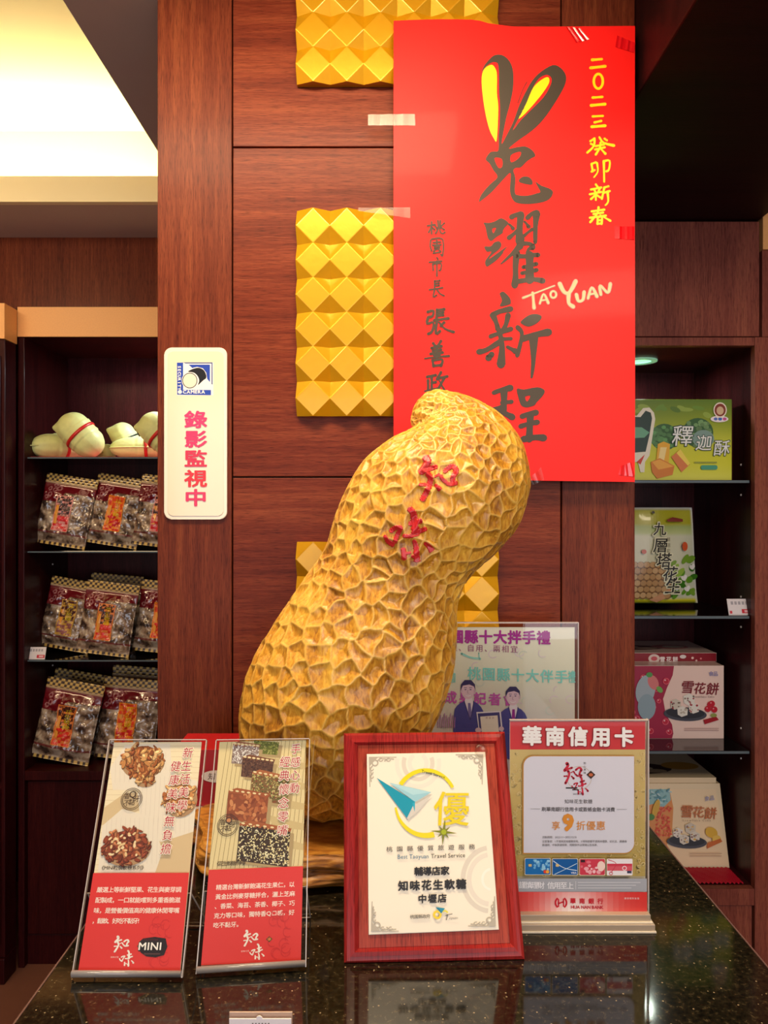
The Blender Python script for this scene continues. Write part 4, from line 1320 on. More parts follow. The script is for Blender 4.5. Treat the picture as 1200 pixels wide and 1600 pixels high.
for ch, x, y, z_ in (('釋', 1066, 681, 34), ('迦', 1099, 692, 26), ('酥', 1127, 700, 26)):
    s.char(ch, x, y, z_ * 1.03, (40, 70, 60), .035, ay=(-.12, 1)); s.char(ch, x, y, z_, (244, 246, 240), .006, ay=(-.12, 1))
s.rrect(1094, 727, 1120, 734, 3, (70, 160, 130)); s.rect(1084, 721.6, 1119, 724, (150, 160, 60))
s.ell(1123, 655, 14, 5, (250, 240, 244)); s.ell(1117, 655, 3, 2.4, (90, 120, 200)); s.ell(1124, 655, 3.2, 2.6, (60, 110, 200)); s.ell(1131, 655, 3, 2.4, (214, 90, 150))
s.ell(1124, 641, 10.5, 12, (250, 238, 220)); s.ell(1124, 641, 8.8, 10, (140, 56, 40)); s.ell(1124, 642, 5.6, 6.5, (222, 190, 150))
s.build('box_print', t, M['gloss_print'])

# pouch of basil peanuts
M['pouch_back'] = plain('yellow_foil_pouch', (206, 196, 60), 0.25, coat=0.6)
PYY = 1.965
zb = zR[1]
def pouch_pt(x, y, h):
    """x, y in photo-frame units on a softly swollen pouch standing at depth PYY"""
    u = (x - 955) / (1088 - 955); v = (y - 793) / (942 - 793)
    sw_ = 0.022 * max(0, math.sin(PI * min(1, max(0, u)))) ** .6 * max(0, math.sin(PI * min(1, max(0, .04 + v * .92)))) ** .5
    sw_ += 0.0016 * math.sin(u * 14 + v * 5)
    p = P(x, y, PYY)
    return Vector((p.x, p.y - sw_ - h, max(p.z, zb + .0005)))
t = thing('snack_pouch', 'yellow and green pouch of basil peanuts on the middle glass shelf', 'snack pouch', (P(1022, 0, PYY).x, PYY, zb))
s = Ink(pouch_pt, .00003, .0)
def lay(fnc, x0, x1, y0, y1, n=30):
    b0 = len(s.v)
    for j in range(n + 1):
        v = j / n
        for i in range(n + 1):
            u = i / n
            xr = x1 + 10 * v ** 1.5; x = x0 + (xr - x0) * u; y = y0 + (y1 - y0) * v
            s.v.append(pouch_pt(x, y, 0)); s.c.append(lin(fnc(u, v)))
    for j in range(n):
        for i in range(n):
            a = b0 + j * (n + 1) + i; s.f.append((a, a + 1, a + n + 2, a + n + 1))
def pc(u, v):
    if v < .03 or u > .985: return (214, 214, 206)
    if v < .17: return (170, 166, 34)
    if v > .97: return (30, 60, 26)
    if v > .945: return (214, 206, 30)
    if v < .3: return (150 + 50 * (v - .17) / .13, 168 + 40 * (v - .17) / .13, 90 + 60 * (v - .17) / .13)
    return (222 - 20 * u, 216 - 12 * u, 178)
lay(pc, 955, 1080, 793, 942)
s.h = .0012; s.step = .00006
rs = random.Random(9)
for i in range(26):
    x, y = rs.uniform(1040, 1086), rs.uniform(872, 930)
    s.ell(x, y, rs.uniform(5, 10), rs.uniform(3, 6), rs.choice([(96, 150, 40), (60, 116, 30), (150, 186, 70), (120, 160, 50)]), 12, rs.uniform(-1.2, 1.2))
for x, y in ((1064, 903), (1052, 918), (1078, 886), (1070, 920)):
    s.ell(x, y, 5, 3, (238, 232, 224), 10, .6); s.ell(x + 3, y - 2, 3, 4, (244, 240, 234), 10)
nuts = [(960 + (k % 9) * 9.2 + (4 if (k // 9) % 2 else 0), 882 + (k // 9) * 9.5) for k in range(54)]
for x, y in nuts:
    if x > 1040 - max(0, (900 - y)) * .9 + 8: continue
    s.ell(x, y, 5.6, 5.4, (140, 100, 60), 14); s.ell(x - .6, y - .8, 4.6, 4.4, rs.choice([(196, 156, 106), (206, 168, 120), (184, 142, 94)]), 14)
s.poly([(1010, 936), (1030, 926), (1040, 918), (1044, 922), (1034, 934), (1022, 940)], (206, 150, 110))
for ch, x, y, z_ in (('九', 1025, 826, 21), ('層', 1026, 851, 24), ('塔', 1031, 874, 24), ('花', 1041, 895, 24), ('生', 1046, 914, 26)):
    s.char(ch, x, y, z_ * 1.08, (228, 224, 190), .06, ay=(-.1, 1)); s.h += .0006; s.char(ch, x, y, z_, (20, 20, 18), .014, ay=(-.1, 1)); s.h -= .0005
for i, ch in enumerate('嚴選花生'): s.char(ch, 1038, 842 + i * 9, 6.5, (120, 110, 80))
s.ell(1064, 853, 4.4, 7, (206, 84, 40)); s.ell(1000, 861, 3.6, 3.4, (206, 84, 40)); s.ell(1016, 800.5, 2.2, 2.2, (30, 26, 20))
s.poly([(1036, 812), (1046, 808), (1062, 811), (1062, 815), (1038, 815)], (130, 50, 40))
s.build('front_film', t, M['gloss_print'])
bm = bmesh.new()
q = [pouch_pt(x, y, 0) + Vector((0, .001, 0)) for x, y in ((955, 793), (1080, 793))]
vsb = []
n = 20
for j in range(n + 1):
    for i in range(n + 1):
        u, v = i / n, j / n
        x = 955 + (1080 + 10 * v ** 1.5 - 955) * u; y = 793 + 149 * v
        p = pouch_pt(x, y, 0); p0 = P(x, y, PYY)
        vsb.append((p.x, p0.y + .002 + (p0.y - p.y) * .5, p.z))
bm.free()
mk('back_film', vsb, [(j * (n + 1) + i, j * (n + 1) + i + 1, (j + 1) * (n + 1) + i + 1, (j + 1) * (n + 1) + i) for j in range(n) for i in range(n)], M['pouch_back'], t, True)

# pink snowflake-cake boxes
def snow_box(kind, label, Y, x1, y0, zb, depth, pink, lean=0.0):
    xr = P(x1, 0, Y).x; a = rx0 + .03; zt_ = P(0, y0, Y).z
    t = thing('cake_box', label, 'gift box', ((a + xr) / 2, Y + depth / 2, zb), 'snowflake cake boxes')
    body_c = M['pinkc'] if pink else M['cream']
    pts = [(a, Y, zb), (xr, Y, zb), (xr - lean * .25, Y + lean, zt_), (a - lean * .25, Y + lean, zt_)]
    slab('carton', pts, (0, depth, 0), body_c, t, 0.0006)
    fnp = plane_fn(Vector((a, Y, zb)), Vector((0, -(zt_ - zb), lean)))
    return t, fnp
M['pinkc'] = plain('pink_carton', (236, 208, 196), 0.4, coat=0.3)
M['cream'] = plain('cream_carton', (238, 216, 178), 0.4, coat=0.3)
M['redc'] = plain('dark_red_carton', (136, 16, 30), 0.35, coat=0.3)
BXY = 1.885
def plate_art(s, cx_, cy_, r_, seed, fruit):
    rs = random.Random(seed)
    s.ell(cx_, cy_ + r_ * .28, r_ * 1.12, r_ * .36, (70, 74, 86), 28, .05); s.ell(cx_, cy_ + r_ * .22, r_ * 1.0, r_ * .28, (44, 48, 58), 28, .05)
    for bx, by, w_, h_ in ((-.5, -.25, .5, .5), (.2, -.5, .55, .55), (.45, -.05, .5, .5), (-.15, .12, .5, .5)):
        c1 = rs.choice([(226, 220, 206), (236, 232, 222), (214, 206, 190)])
        x, y = cx_ + bx * r_, cy_ + by * r_
        s.poly([(x - w_ * r_ * .55, y - h_ * r_ * .3), (x, y - h_ * r_ * .55), (x + w_ * r_ * .55, y - h_ * r_ * .25), (x + w_ * r_ * .5, y + h_ * r_ * .4), (x - .05 * r_, y + h_ * r_ * .6), (x - w_ * r_ * .5, y + h_ * r_ * .35)], c1)
        for i in range(9): s.ell(x + rs.uniform(-.45, .45) * w_ * r_, y + rs.uniform(-.35, .45) * h_ * r_, rs.uniform(1, 2.4), rs.uniform(.8, 1.8), rs.choice([(150, 110, 110), (120, 100, 84), (196, 186, 170), fruit]), 8)
t, fnp = snow_box(0, 'pink snowflake cake box with cranberries standing on the lowest glass shelf', BXY, 1131, 1040, zR[2], .20, True)
s = Ink(fnp, .00003, .0004)
ybm = 800 + (CAMZ - zR[2]) * FPX / BXY - .5
s.rect(960, 1040.5, 1130.5, ybm, (244, 214, 202))
s.poly([(960, 1040.5), (1053, 1040.5), (1051, 1055), (1042, 1075), (1036, 1092), (1040, 1115), (1050, 1132), (1052, 1146), (1050, ybm), (960, ybm)], (168, 40, 74))
rs = random.Random(2)
for i in range(30):
    x, y, r_ = rs.uniform(985, 1046), rs.uniform(1044, ybm - 5), rs.uniform(3, 6.5)
    if x > 1038 and 1070 < y < 1125: continue
    s.ell(x, y, r_, r_, (196, 40, 66), 16); s.ring(x, y, r_ * .8, r_ * .8, .7, (236, 120, 140), n=14); s.ell(x - r_ * .3, y - r_ * .3, r_ * .22, r_ * .22, (250, 210, 216), 8)
s.ell(1008, 1078, 15, 24, (170, 186, 196), 22, .2); s.ell(1010, 1104, 14, 20, (150, 174, 186), 22); s.ell(1020, 1066, 8, 12, (224, 130, 130), 16, -.4); s.ell(1014, 1054, 5, 4, (90, 160, 90)); s.ell(1030, 1077, 6, 4, (120, 180, 90), 14, .8)
for ch, x, y, z_ in (('雪', 1074, 1073, 21), ('花', 1093, 1075, 19), ('餅', 1113, 1076, 20)): s.char(ch, x, y, z_, (130, 30, 44), .018, ay=(-.15, 1))
plate_art(s, 1070, 1107, 30, 5, (170, 60, 70))
for x, y in ((1109, 1100), (1115, 1108), (1105, 1107), (1111, 1099)): s.ell(x, y, 5, 5, (200, 30, 50), 14); s.ell(x - 1.4, y - 1.4, 1.2, 1.2, (240, 150, 160), 8)
s.ell(1114, 1117, 5, 3, (150, 160, 80)); s.poly([(1098, 1124), (1118, 1119), (1122, 1124), (1100, 1131)], (170, 26, 40))
s.line('Snowflake Cake', 1083, 1088, 1114, 1088, 4, (90, 60, 60)); s.line('食品', 1110, 1052, 1117, 1052, 8, (120, 126, 190))
for y in (1137, 1140): s.rect(1068, y, 1122, y + .8, (190, 150, 144))
s.build('box_print', t, M['gloss_print'])
# lid-side box lying on top
ztop = P(0, 1040, BXY).z + .0004
FY = 1.935
xr = P(1119.5, 0, FY).x
t = thing('cake_box', 'flat box with dark red side lying on top of the pink cranberry box', 'gift box', (.65, FY + .08, ztop), 'snowflake cake boxes')
zt2 = P(0, 1020, FY).z
box('carton', (rx0 + .02, FY, ztop), (xr, RB - .004, zt2), M['pinkc'], t, 0.0006)
s = Ink(front_fn(FY), .00003, .0004)
yb_ = 800 + (CAMZ - ztop) * FPX / FY
s.rect(960, 1020.5, 1119, yb_ - .4, (140, 18, 34))
s.ell(1022, 1029, 9, 7, (226, 206, 196)); s.ell(1022, 1029, 5, 3.5, (206, 90, 100)); s.line('雪花餅', 1035, 1030, 1055, 1030, 8.5, (240, 226, 222), .03)
s.ell(1067, 1026, 5, 3, (232, 220, 214)); s.ell(1082, 1028, 2, 2, (240, 200, 190)); s.ell(1088, 1032, 1.5, 1.5, (240, 200, 190)); s.ell(1095, 1029, 1.5, 1.5, (230, 130, 130))
s.build('side_print', t, M['gloss_print'])
def topfn(z):
    def fn(x, y, h): return Vector((x, y, z + h))
    return fn
s = Ink(topfn(zt2), .00003, .0004)
for cx_, cy_, r1_, r2_, c in ((.66, 2.01, .10, .035, (90, 50, 44)), (.62, 2.01, .03, .012, (214, 190, 170)), (.66, 2.02, .035, .012, (226, 210, 196)), (.71, 2.0, .03, .012, (206, 180, 160)), (.78, 2.02, .05, .03, (206, 120, 120)), (.79, 2.02, .03, .018, (232, 220, 200))):
    s.ell(cx_, cy_, r1_, r2_, c, 20)
s.build('top_print', t, M['gloss_print'])

# cream mango box leaning back + flat one on it
MY = 1.875
dk = zdk
t, fnp = snow_box(1, 'cream snowflake cake box with mango leaning on the bottom deck', MY, 1140, 1232, dk, .16, False, lean=.035)
s = Ink(fnp, .00003, .0004)
s.poly([(975, 1233), (1118, 1233), (1138.5, 1352), (985, 1352)], (244, 218, 178))
s.poly([(1006, 1233), (1046, 1233), (1052, 1262), (1050, 1300), (1042, 1320), (1056, 1342), (1056, 1352), (985, 1352)], (226, 150, 84))
s.poly([(1000, 1233), (1046, 1233), (1048, 1250), (1036, 1262), (1020, 1256), (1000, 1262)], (150, 196, 200))
rs = random.Random(8)
for i in range(120): s.ell(rs.uniform(1024, 1048), rs.uniform(1260, 1306), 1.7, 1.5, rs.choice([(226, 90, 60), (236, 120, 80), (214, 70, 50)]), 8)
for i in range(26): s.ell(rs.uniform(1012, 1046), rs.uniform(1234, 1256), 4, 1.2, rs.choice([(120, 180, 190), (190, 220, 222), (90, 150, 170)]), 8, rs.uniform(-1, 1))
s.ell(1024, 1262, 5, 14, (220, 176, 60), 16, .3); s.ell(1016, 1276, 6, 5, (80, 140, 60))
plate_art(s, 1072, 1307, 28, 7, (226, 180, 70))
for ch, x, y, z_ in (('雪', 1072, 1267, 21), ('花', 1090, 1268, 19), ('餅', 1109, 1270, 20)): s.char(ch, x, y, z_, (196, 110, 60), .012, ay=(-.1, 1))
s.ell(1110, 1300, 10, 8, (226, 180, 60), 16, .5); s.ell(1118, 1310, 7, 6, (236, 196, 90), 16); s.poly([(1104, 1316), (1124, 1309), (1127, 1314), (1103, 1325)], (206, 110, 50))
s.line('食品', 1103, 1247, 1111, 1246, 8, (130, 140, 196)); s.line('Snowflake Cake', 1066, 1281, 1108, 1281, 4, (120, 90, 70))
for y in (1332, 1336): s.rect(1076, y, 1126, y + .8, (196, 160, 130))
s.build('box_print', t, M['gloss_print'])
zt3 = P(0, 1232, MY).z
zt3 = zt3 + .0006
FY = MY + .036
t = thing('cake_box', 'flat cream box with plate picture lying on the leaning mango box', 'gift box', (.66, FY + .1, zt3), 'snowflake cake boxes')
z4 = zt3 + .014
xr = P(1119, 0, FY).x
bm = bmesh.new()
slab('carton', [(rx0 + .02, FY, zt3), (xr, FY, zt3), (xr, FY, z4), (rx0 + .02, FY, z4)], (0, RB - .006 - FY, 0), M['cream'], t, .0005)
bm.free()
s = Ink(topfn(z4), .00003, .0004)
for cx_, cy_, r1_, r2_, c in ((.66, 1.98, .11, .045, (60, 40, 34)), (.62, 1.96, .035, .015, (222, 200, 160)), (.68, 1.98, .04, .016, (232, 216, 180)), (.72, 1.96, .03, .014, (214, 190, 150)), (.80, 2.0, .05, .03, (214, 160, 60)), (.57, 1.95, .04, .04, (206, 90, 40))):
    s.ell(cx_, cy_, r1_, r2_, c, 20)
s.build('top_print', t, M['gloss_print'])

# corrugated red mat on the deck
M['mat'] = plain('red_corrugated_sheet', (206, 24, 56), 0.42, coat=0.15)
mat_t = []
vs, fs = [], []
x0_, x1_, y0_, y1_ = rx0 + .02, .872, RY + .024, MY - .003
nx = 300
ny = 24
for j in range(ny + 1):
    for i in range(nx + 1):
        x = x0_ + (x1_ - x0_) * i / nx; y = y0_ + (y1_ - y0_) * j / ny
        ph = (x * 0.75 + y) / .0078 * 2 * PI
        vs.append((x, y, dk + .0022 + .0018 * math.sin(ph)))
for j in range(ny):
    for i in range(nx):
        a = j * (nx + 1) + i; fs.append((a, a + 1, a + nx + 2, a + nx + 1))
o = mk('corrugated_mat', vs, fs, M['mat'], None, True)
tag(o, 'red ribbed sheet lining the bottom deck in front of the cream box', 'mat')
# printed strip under the peanut boxes
o = box('shelf_liner', (lx0 + sw + .01, LY + .022, zL[0] + .0001), (lx1 - sw - .01, LY + .30, zL[0] + .0009), plain('pink_liner', (206, 70, 80), 0.6), None, 0)
tag(o, 'thin pink liner sheet under the peanut boxes on the top left shelf', 'shelf liner')

# ================================================================ THINGS ON THE COUNTER
# ---- clear holder with the printed photo sheet behind the peanut
HY = 1.165
hx0, hx1 = P(628, 0, HY).x, P(902, 0, HY).x
hz = P(0, 973.5, HY).z
t = thing('photo_sign', 'clear acrylic stand with purple printed photo of two men in suits, behind the peanut', 'sign', ((hx0 + hx1) / 2, HY, KC))
box('pane', (hx0, HY - .0035, KC + .006), (hx1, HY - .001, hz), M['acrylic'], t, 0)
box('pane_edge', (hx0, HY - .0036, hz), (hx1, HY + .004, hz + .0016), M['acrylic_edge'], t, 0)
box('pane_edge', (hx1, HY - .0036, KC + .006), (hx1 + .0014, HY + .004, hz + .0016), M['acrylic_edge'], t, 0)
box('base', (hx0, HY - .03, KC + .0002), (hx1, HY + .04, KC + .006), M['acrylic_edge'], t, .001)
box('paper', (hx0 + .002, HY, KC + .007), (P(898, 0, HY).x, HY + .0006, P(0, 980, HY).z), plain('cream_photo_paper', (224, 222, 206), 0.4), t, 0)
s = Ink(front_fn(HY), .00003, .0003)
PUR, TEAL, NAVY, SKIN = (158, 22, 142), (120, 206, 200), (70, 70, 150), (216, 190, 206)
s.grad([(640, 980.5), (897, 980.5), (897, 1210), (640, 1210)], [(232, 230, 214), (222, 222, 204), (214, 206, 204), (206, 190, 206)])
rs = random.Random(3)
for i in range(30):
    x, y = rs.uniform(700, 892), rs.uniform(1016, 1180)
    s.ring(x, y, 7, 6, 1.4, rs.choice([(212, 208, 206), (216, 206, 216), (204, 214, 206), (220, 200, 216)]), rs.uniform(0, 180), rs.uniform(200, 330), 10)
s.stroke([(721, 1021), (735, 1027), (750, 1029)], 3, (140, 206, 196)); s.stroke([(749, 1029), (748, 1020)], 1.6, (140, 206, 196))
s.line('桃園縣十大拌手禮', 691, 994, 849, 996, 22, PUR, .035)
s.line('送禮、自用、兩相宜', 695, 1011, 803, 1014, 12, (150, 70, 120))
s.line('』', 713, 1056, 713, 1056, 20, TEAL, .02)
s.line('桃園縣十大伴手', 741, 1052, 877, 1057, 21.5, TEAL, .018)
s.char('禮', 893, 1057, 20, TEAL, .018, sx=.6)
s.line('成果記者會', 704, 1089, 796, 1093, 20, (190, 80, 176), .025)
def man(x, y, k, lean, tie):
    """seated half-length figure printed on the sheet: suit, shirt, tie, head with hair and face"""
    def q(l): return [(x + a * k + lean * b, y + b * k) for a, b in l]
    s.poly(q([(-22, 95), (-24, 40), (-18, 24), (-6, 17), (7, 17), (19, 26), (24, 44), (26, 95)]), NAVY, 2)
    s.poly(q([(-6, 17), (1, 44), (8, 17), (5, 11), (-4, 11)]), (226, 220, 232))
    s.poly(q([(-1, 20), (3, 20), (4, 42), (0, 46), (-2, 40)]), tie)
    s.stroke(q([(-7, 17), (-3, 32), (1, 46)]), 1.2, (50, 48, 120)); s.stroke(q([(8, 17), (6, 32), (1, 46)]), 1.2, (50, 48, 120))
    s.ell(x, y, 10.5 * k, 14 * k, SKIN, 22); s.ell(x - 10.4 * k, y + 1, 1.8 * k, 3 * k, (200, 170, 190), 8); s.ell(x + 10.4 * k, y + 1, 1.8 * k, 3 * k, (200, 170, 190), 8)
    s.poly([(x - 11.5 * k, y + 1 * k), (x - 11 * k, y - 9 * k), (x - 5 * k, y - 16 * k), (x + 5 * k, y - 16 * k), (x + 11 * k, y - 9 * k), (x + 11.5 * k, y), (x + 9 * k, y - 6 * k), (x + 2 * k, y - 9 * k), (x - 8 * k, y - 7 * k)], (44, 38, 92))
    for e in (-4, 4): s.ell(x + e * k, y - 1 * k, 1.7 * k, .8 * k, (70, 50, 110), 8); s.stroke([(x + (e - 2) * k, y - 4 * k), (x + (e + 2) * k, y - 4 * k)], .8, (80, 60, 120))
    s.stroke([(x, y), (x - 1 * k, y + 4 * k), (x + 1 * k, y + 4.6 * k)], .7, (170, 130, 160))
    s.stroke([(x - 4 * k, y + 8 * k), (x, y + 9.3 * k), (x + 4 * k, y + 8 * k)], 1.3, (240, 232, 240))
man(731, 1078, 1.0, 0.05, (120, 110, 170))
man(801, 1088, .98, 0.0, (150, 40, 150))
s.poly([(744, 1112), (782, 1110), (786, 1150), (749, 1150)], (232, 228, 240)); s.poly([(746, 1114), (780, 1112), (784, 1150), (750, 1150)], (70, 66, 130)); s.poly([(750, 1119), (777, 1117), (780, 1150), (753, 1150)], (232, 224, 216))
s.line('感謝狀', 760, 1121, 770, 1121, 3.4, (150, 110, 120)); s.ell(747, 1140, 5, 4, SKIN, 10); s.ell(783, 1138, 4, 4, SKIN, 10)
for i in range(9): s.stroke([(685 + i * 3.2, 1114 + (i % 3) * 3), (684 + i * 3.2, 1136)], 1.2, (176, 120, 180), brush=False)
s.build('sheet_print', t)

# ---- red box on a clear tray behind the left leaflets
t = thing('acrylic_riser', 'low clear acrylic riser under the red box behind the leaflets', 'riser', (-.24, 1.11, KC))
box('top_plate', (-.315, 1.079, KC + .014), (-.165, 1.16, KC + .017), M['acrylic_edge'], t, .0006)
box('front_plate', (-.315, 1.079, KC + .0003), (-.165, 1.0820, KC + .0138), plain('smoky_acrylic', (110, 96, 92), 0.15, coat=.5), t, .0004)
box('front_rib', (-.315, 1.0778, KC + .006), (-.165, 1.0788, KC + .0075), M['acrylic_edge'], t, 0)
box('side_plate', (-.315, 1.0830, KC + .0003), (-.312, 1.16, KC + .0138), M['acrylic_edge'], t, 0)
box('side_plate', (-.168, 1.0830, KC + .0003), (-.165, 1.16, KC + .0138), M['acrylic_edge'], t, 0)
RBY = 1.087
t = thing('red_gift_box', 'plain red box with white oval label, glimpsed between the two leaflets', 'gift box', (-.24, 1.11, KC + .0172))
box('carton', (-.31, RBY, KC + .0172), (-.205, RBY + .08, P(0, 1171, RBY).z), plain('red_carton', (178, 22, 30), .4, coat=.3), t, .001)
s = Ink(front_fn(RBY), .00003, .0004)
s.ell(338, 1213, 23, 9.5, (238, 230, 224), 30); s.line('知味', 331, 1213, 345, 1213, 12, (60, 30, 30), .0, slant=-.2)
s.build('oval_label', t)

# ---- leaflets in slanted clear holders
def leaflet(label, grp, PBL, PBR, YL, YR, PTL, PTR, YT, TLp, TRp, BRp, BLp, draw):
    bl, br = P(*PBL, YL), P(*PBR, YR)
    zb = KC + .0015
    bl.z = br.z = zb
    R_ = br - bl
    mid = (bl + br) / 2
    tmid = P((PTL[0] + PTR[0]) / 2, (PTL[1] + PTR[1]) / 2, YT)
    N_ = R_.cross(tmid - mid).normalized()
    if N_.y > 0: N_ = -N_
    fn = plane_fn(mid, N_)
    t = thing('leaflet_holder', label, 'leaflet holder', tuple(mid - Vector((0, 0, .0015))), grp)
    c = [fn(*PTL, 0), fn(*PTR, 0), br, bl]
    slab('front_pane', [p + N_ * .0022 for p in c], N_ * .0016, M['clearpane'], t)
    # polished edges
    for i, nm in ((0, 'top'), (1, 'side'), (3, 'side')):
        a_, b_ = c[i], c[(i + 1) % 4]
        d = (b_ - a_).normalized(); inn = N_.cross(d) * .0009
        slab('pane_edge', [a_, b_, b_ + inn, a_ + inn], N_ * .0040, M['acrylic_edge'], t)
    # rolled lower lip
    vs = []
    n = 12
    for q in range(2):
        for k in range(n):
            u = 2 * PI * k / n
            p = (bl if q == 0 else br)
            vs.append(p + N_ * (.0035 + .0040 * math.cos(u)) + Vector((0, 0, .0036 + .0036 * math.sin(u))))
    fs = [(k, (k + 1) % n, n + (k + 1) % n, n + k) for k in range(n)] + [tuple(range(n)), tuple(range(2 * n - 1, n - 1, -1))]
    mk('lower_lip', vs, fs, M['lip'], t, True)
    # paper
    pp = [fn(*p, 0) for p in (TLp, TRp, BRp, BLp)]
    slab('paper', [p - N_ * .0010 for p in pp], N_ * .0006, M['paper'], t)
    # rear foot: folds back from a third of the height down to the counter
    up = ((c[0] + c[1]) / 2 - mid); f = .33
    a1 = bl + (c[0] - bl) * f - N_ * .002; a2 = br + (c[1] - br) * f - N_ * .002
    back = Vector((-N_.x, -N_.y, 0)).normalized() * -1
    back = Vector((R_.y, -R_.x, 0)).normalized() * -1
    if back.y < 0: back = -back
    foot = [a1, a2, Vector((br.x, br.y, zb)) + back * .088 + R_ * .06, Vector((bl.x, bl.y, zb)) + back * .088 - R_ * .06]
    slab('foot', foot, Vector((0, .0018, 0)), M['acrylic'], t)
    for i in (0, 1, 2, 3):
        a_, b_ = foot[i], foot[(i + 1) % 4]
        d = (b_ - a_).normalized(); nn = (foot[1] - foot[0]).cross(foot[2] - foot[1]).normalized()
        inn = nn.cross(d) * .0011
        slab('foot_edge', [a_, b_, b_ + inn, a_ + inn], Vector((0, -.0012, 0)), M['acrylic_edge'], t)
    # print in leaf coordinates: x 0..150 across, y the photo row along the left edge
    def lf(x, y, h):
        v = (y - TLp[1]) / (BLp[1] - TLp[1]); u = x / 150.0
        xl_ = TLp[0] + (BLp[0] - TLp[0]) * v; yl_ = TLp[1] + (BLp[1] - TLp[1]) * v
        xr_ = TRp[0] + (BRp[0] - TRp[0]) * v; yr_ = TRp[1] + (BRp[1] - TRp[1]) * v
        return fn(xl_ + (xr_ - xl_) * u, yl_ + (yr_ - yl_) * u, h)
    s = Ink(lf, .0000015, -.00035)
    draw(s)
    s.build('leaflet_print', t, M['print'])
M['clearpane'] = glass_mat('matte_clear_pane', rough=0.2, edge=0.0, refl_k=0.03)
M['lip'] = plain('acrylic_lip', (150, 146, 144), 0.1, coat=.9)
M['paper'] = plain('white_paper', (236, 226, 206), 0.5)
RD = (222, 56, 54)
def candy(s, cx_, cy_, rx, ry, seed, cols, n=150, sz=(3, 8)):
    rs = random.Random(seed)
    s.ell(cx_ + 3, cy_ + 5, rx * 1.0, ry * .95, (176, 140, 104), 26)
    s.ell(cx_, cy_, rx * .88, ry * .85, cols[0], 26)
    hb = s.h
    for i in range(n):
        s.h = hb + (i % 50) * 0.000006
        a_, q = rs.uniform(0, 2 * PI), math.sqrt(rs.uniform(0, 1))
        x, y = cx_ + rx * q * math.cos(a_), cy_ + ry * q * math.sin(a_)
        L_, w_, r_ = rs.uniform(*sz), rs.uniform(sz[0] * .5, sz[1] * .45), rs.uniform(0, PI)
        c = rs.choice(cols)
        dk_ = tuple(int(v * .62) for v in c)
        s.ell(x + .7, y + .9, L_, w_, dk_, 10, r_); s.ell(x, y, L_ * .88, w_ * .82, c, 10, r_)
        if i % 3 == 0: s.ell(x - .6, y - .6, L_ * .4, w_ * .3, tuple(min(255, int(v * 1.25 + 20)) for v in c), 7, r_)
    s.h = hb + 51 * 0.000006
NUTC = [(158, 92, 48), (196, 134, 78), (214, 160, 100), (140, 74, 40), (226, 184, 130), (170, 100, 56)]
REDN = [(140, 66, 44), (164, 84, 54), (116, 50, 34), (190, 120, 80), (150, 70, 46)]
def badge(s, cx_, cy_, r_):
    DKc = (70, 50, 44)
    for q in (1.0, .86): s.ring(cx_, cy_, r_ * q, r_ * q, .9, DKc, n=30)
    s.char('Q', cx_ + 1, cy_ - r_ * .45, r_ * .9, DKc, .01)
    for ch, dx, dy in (('香', -.5, -.30), ('不', -.42, .35), ('黏', .05, .28), ('牙', .5, -.05)): s.char(ch, cx_ + dx * r_, cy_ + dy * r_, r_ * .62, DKc)
def outlined(s, ch, x, y, z_, c=(178, 36, 60)):
    s.char(ch, x, y, z_ * 1.04, (250, 240, 224), .05, ay=(-.1, 1)); s.char(ch, x, y, z_, c, .006, ay=(-.1, 1))
